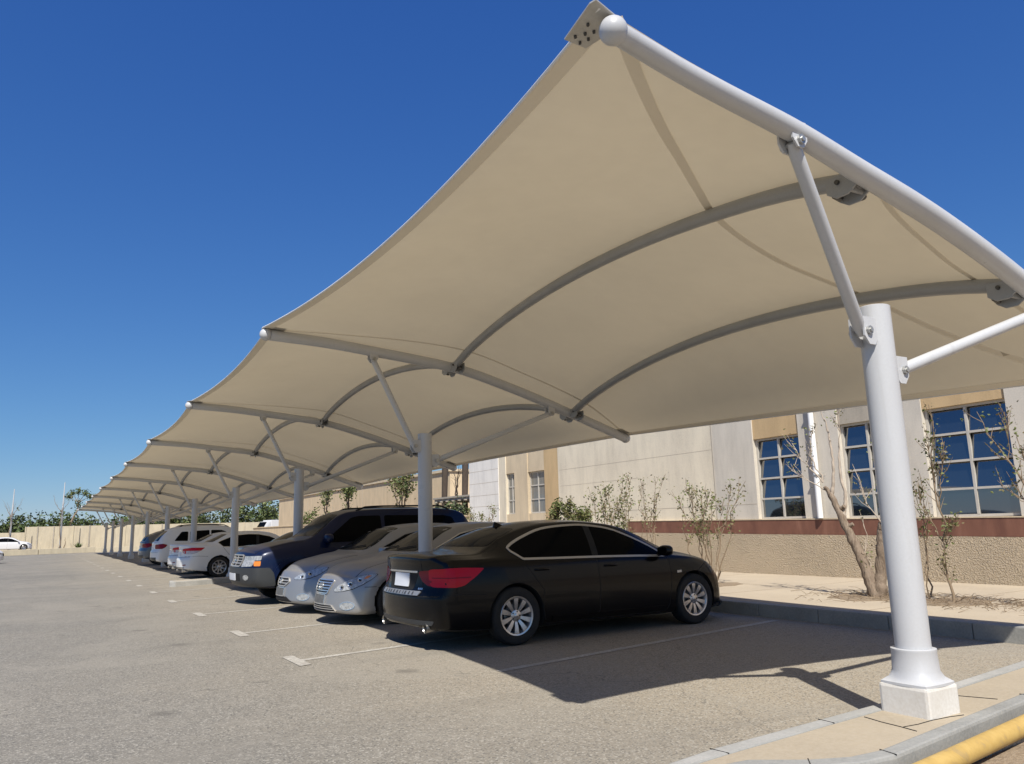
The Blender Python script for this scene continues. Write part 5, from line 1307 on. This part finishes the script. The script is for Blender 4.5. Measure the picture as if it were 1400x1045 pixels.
xs=[-1.8,-.62,.95,2.9,4.55,6.3,8.3,10.3,12.3,14.4,16.5,19,22,25,28,32,36,40]
for a,c in zip(xs[:-1],xs[1:]):
    b=MB(); b.box((a+.06,0,0),(c-.06,.14,2.58)); b.build('panel',M['bound'],bw)
for i,a in enumerate(xs):
    b=MB(); b.box((a-.055,-.07,0),(a+.055,.20,2.62 if i else 2.60)); b.build('post',M['wallgrey'] if i%3 else M['bound'],bw)
b=MB(); b.box((-60,.02,0),(-1.87,.12,1.98)); b.build('low_panel',M['bound'],bw)
def light_pole(x,h,lab):
    p=empty('lamp_post',(x,100.5,.28),0,lab,'lamp post'); b=MB(); b.tube([(0,0,0),(0,0,h*.62)],[.11,.085],10); b.build('pole',M['steel_grey'],p,smooth=50)
    b=MB(); b.tube([(0,0,h*.62),(.02,0,h)],[.075,.04],10); b.build('upper_pole',M['steel'],p,smooth=50)
    b=MB(); b.box((-.16,-.16,0),(.16,.16,.25)); b.build('base',M['kerb'],p)
light_pole(-3.10,6.6,'thin pole with a white upper half, behind the white sedan at the far left')
light_pole(1.62,7.35,'taller thin pole with a white upper half, beside the leaning tree')
plant('bare_tree','leafless sapling round the pole at the far left','tree',(-3.18,100.2,.28),[((0,0,0),(0,0,4.0),.05),((0,0,3.6),(.9,0,5.4),.03),((0,0,3.6),(-.8,.2,5.3),.03),((0,0,3.6),(.3,-.3,5.0),.02),((0,0,3.3),(-.3,.3,4.9),.02)],81,('leaf_mid',),0,.16,8,.6,.4,bark='twig',spread=.1,trunk_name='trunk')
plant('bare_tree','leafless sapling round the taller pole by the leaning tree','tree',(1.52,100.2,.28),[((0,0,0),(0,0,4.4),.05),((0,0,4.0),(.9,0,5.9),.03),((0,0,4.0),(-.9,.2,5.9),.03),((0,0,4.0),(.3,-.3,5.6),.02)],82,('leaf_mid',),0,.16,8,.6,.4,bark='twig',spread=.1,trunk_name='trunk')
lt=plant('leaning_tree','leaning tree with a bare bent trunk and flat tufted crown above the boundary wall','tree',(2.55,119,.0),[((0,0,0),(.35,0,3.3),.22),((.33,0,3.2),(1.15,0,6.2),.16),((1.1,0,6.1),(.35,.3,7.5),.06),((1.1,0,6.1),(1.1,-.4,7.6),.06),((1.1,0,6.1),(1.9,.2,7.4),.06),((1.1,0,6.1),(2.7,0,7.0),.06),((1.1,0,6.1),(-.1,0,6.9),.05)],83,('leaf_mid','leaf'),46,.24,6,.5,.80,bark='bark',spread=.16,trunk_name='trunk')
ag=empty('agave',(3.35,99.2,.28),0,'spiky grey-green agave in front of the boundary wall','plant'); b=MB(); rng=random.Random(6)
for k in range(22):
    q=6.28*k/22*2.4; l=rng.uniform(.6,.95); t=rng.uniform(.35,1.2); dx=Vector((math.cos(q)*math.cos(t),math.sin(q)*math.cos(t),math.sin(t))); sx=Vector((-math.sin(q),math.cos(q),0))*.07
    b.add([sx*.6,-sx*.6,dx*l*.5-sx,dx*l,dx*l*.5+sx],[(0,1,2,3,4)])
b.build('leaf_blades',M['leaf_mid'],ag)
plant('stake','short stump of a dead sapling beside the taller pole','stump',(2.0,99.8,.28),[((0,0,0),(.05,0,1.3),.06)],84,('leaf',),0,.1,2,.2,.4,bark='twig')
# belt of trees far behind the wall
def far_belt(name,label,spec,seed,leafm,size,n):
    rng=random.Random(seed); b=MB()
    for _ in range(n):
        x,y,z0,h,rw=rng.choice(spec); u=rng.gauss(0,.5); v=rng.random()**.7
        c=Vector((x+u*rw,y+rng.gauss(0,.4)*rw,z0+h*v*(1-.35*min(1,abs(u)))*rng.uniform(.75,1.05)))
        leaves_at(b,c,rng,5,size*1.1,size,rng.randrange(len(leafm)),0)
    o=b.build(name,[M[k] for k in leafm]); tag(o,label,'trees',kind='stuff')
sp=[]; rng=random.Random(12)
for k in range(60):
    x=-34+k*1.05+rng.uniform(-.4,.4); sp.append((x,160+rng.uniform(-8,8),.5,rng.choice((3.6,4.2,4.8,5.4,3.2))*rng.uniform(.85,1.1),1.6))
far_belt('tree_belt','dark green belt of trees beyond the boundary wall',sp,13,('leaf_dark','leaf_mid','leaf_mid'),.55,5200)
sp=[]
for k in range(46):
    x=13+k*1.1+rng.uniform(-.5,.5); sp.append((x,122+rng.uniform(-6,6)-k*.9,.5,rng.uniform(4.2,7.0),1.7))
far_belt('tree_belt','grey-green mass of trees seen under the far end of the canopy',sp,14,('leaf_mid','leaf','leaf_dark'),.42,5200)
b=MB(); rng=random.Random(3)   # low distant rise
for k in range(60):
    a=R_(-25+k*1.3); b.add([(900*math.sin(a),900*math.cos(a),-1),(900*math.sin(a+R_(1.3)),900*math.cos(a+R_(1.3)),-1),(900*math.sin(a+R_(1.3)),900*math.cos(a+R_(1.3)),9+4*math.sin(k*.9)),(900*math.sin(a),900*math.cos(a),9+4*math.sin((k-1)*.9))],[(0,1,2,3)])
tag(b.build('hills',M['leaf_dark']),kind='structure')
# white vehicles beyond the low wall
def box_van(x,y,rz,lab):
    v=empty('van',(x,y,.75),rz,lab,'van')
    b=MB(); b.box((-1.4,-.95,.42),(2.5,.95,2.3)); b.build('cargo_body',M['white'],v,bevel=.06)
    b=MB(); b.add([(2.52,-.92,.42),(2.52,.92,.42),(4.0,.9,.42),(4.0,-.9,.42),(2.52,-.90,2.15),(2.52,.90,2.15),(3.0,.82,2.1),(3.0,-.82,2.1),(3.55,.86,1.25),(3.55,-.86,1.25),(4.0,.86,1.1),(4.0,-.86,1.1)],[(0,1,2,3),(4,7,6,5),(7,9,8,6),(9,11,10,8),(11,3,2,10),(0,4,5,1),(0,3,11,9,7,4),(1,5,6,8,10,2)]); b.build('cab',M['white2'],v,bevel=.03)
    b=MB(); b.add([(3.06,-.76,2.05),(3.06,.76,2.05),(3.53,.80,1.32),(3.53,-.80,1.32)],[(0,1,2,3)]); w=b.build('windscreen',M['glass'],v); w.location=(.012,0,.012)
    for wx in (-.6,3.1):
        for wy in (-.8,.8):
            b=MB(); T=Matrix.Translation((wx,wy,.36))@Matrix.Rotation(math.pi/2,4,'X'); b.lathe([(0,-.1),(.34,-.1),(.36,-.07),(.36,.07),(.34,.1),(0,.1)],20,0,T); b.build('wheel',M['rubber'],v)
box_van(27,104,R_(200),'white van parked beyond the low wall, right of the white pole'); box_van(24.5,112,R_(170),'white van with a blue-grey shadowed side beyond the low wall, next to the white pole')
p=empty('lamp_post',(16.2,80,0),0,'short white pole beyond the low wall, behind the third column','lamp post'); b=MB(); b.tube([(0,0,0),(0,0,4.6)],.16,10); b.build('pole',M['white_pipe'],p,smooth=50); b=MB(); b.sphere((0,0,4.7),.25); b.build('globe',M['white_pipe'],p,smooth=60)

# ------------------------------------------------------------------ cars in their places
def put(root,x_end,yc,nose_out,yaw=0):
    L=root['_L']; del root['_L']
    if nose_out: root.location=(x_end+L,yc,0); root.rotation_euler=(0,0,math.pi+R_(yaw))
    else: root.location=(x_end,yc,0); root.rotation_euler=(0,0,R_(yaw))
put(black_sedan(),3.55,8.86,False,.4)
put(silver_sedan('a'),3.65,11.86,True,0)
put(silver_sedan('b'),3.60,14.02,True,.6)
put(blue_suv(),3.32,16.38,True,0)
put(white_sedan('a'),3.80,27.75,False,.5)
put(white_sedan('b'),3.92,30.9,False,-.5)
put(wagon('white'),3.95,36.4,False,0)
put(wagon('grey'),4.05,42.4,False,0)
far_car=far_sedan('sedan','white sedan beyond the knee-high wall at the far left',M['white'])
L=far_car['_L']; del far_car['_L']; far_car.location=(-5.55,98.2,.28); far_car.rotation_euler=(0,0,R_(8))
c2=copy_tree(far_car); c2['label']='pale car whose nose just shows at the left edge on the asphalt'; c2.location=(-2.05-4.55,57.6,0); c2.rotation_euler=(0,0,R_(3))
dk=far_sedan('sedan','dark grey sedan mostly hidden behind the bonnet of the blue four-wheel drive',M['grey_car']); L=dk['_L']; del dk['_L']
dk.location=(4.25,20.75,.0)

# things of one kind share a group
for o in list(S.objects):
    if o.parent or 'category' not in o: continue
    c=o['category']; x=o.location.x
    if c in ('car','wagon','four-wheel drive') and 3<x<10 and o.location.y<50: o['group']='cars parked under the canopy'
    elif c=='shrub' and o.location.y<26: o['group']='shrubs along the building'
    elif c=='tree' and o.name.startswith('palm_trunk'): o['group']='dead palm trunks by the pergola'
    elif c=='tree' and 16<x<18 and o.location.y>40: o['group']='small trees before the tan block'
    elif c=='lamp post' and o.location.y>100: o['group']='thin poles by the boundary wall'
    elif c=='van': o['group']='vans beyond the low wall'
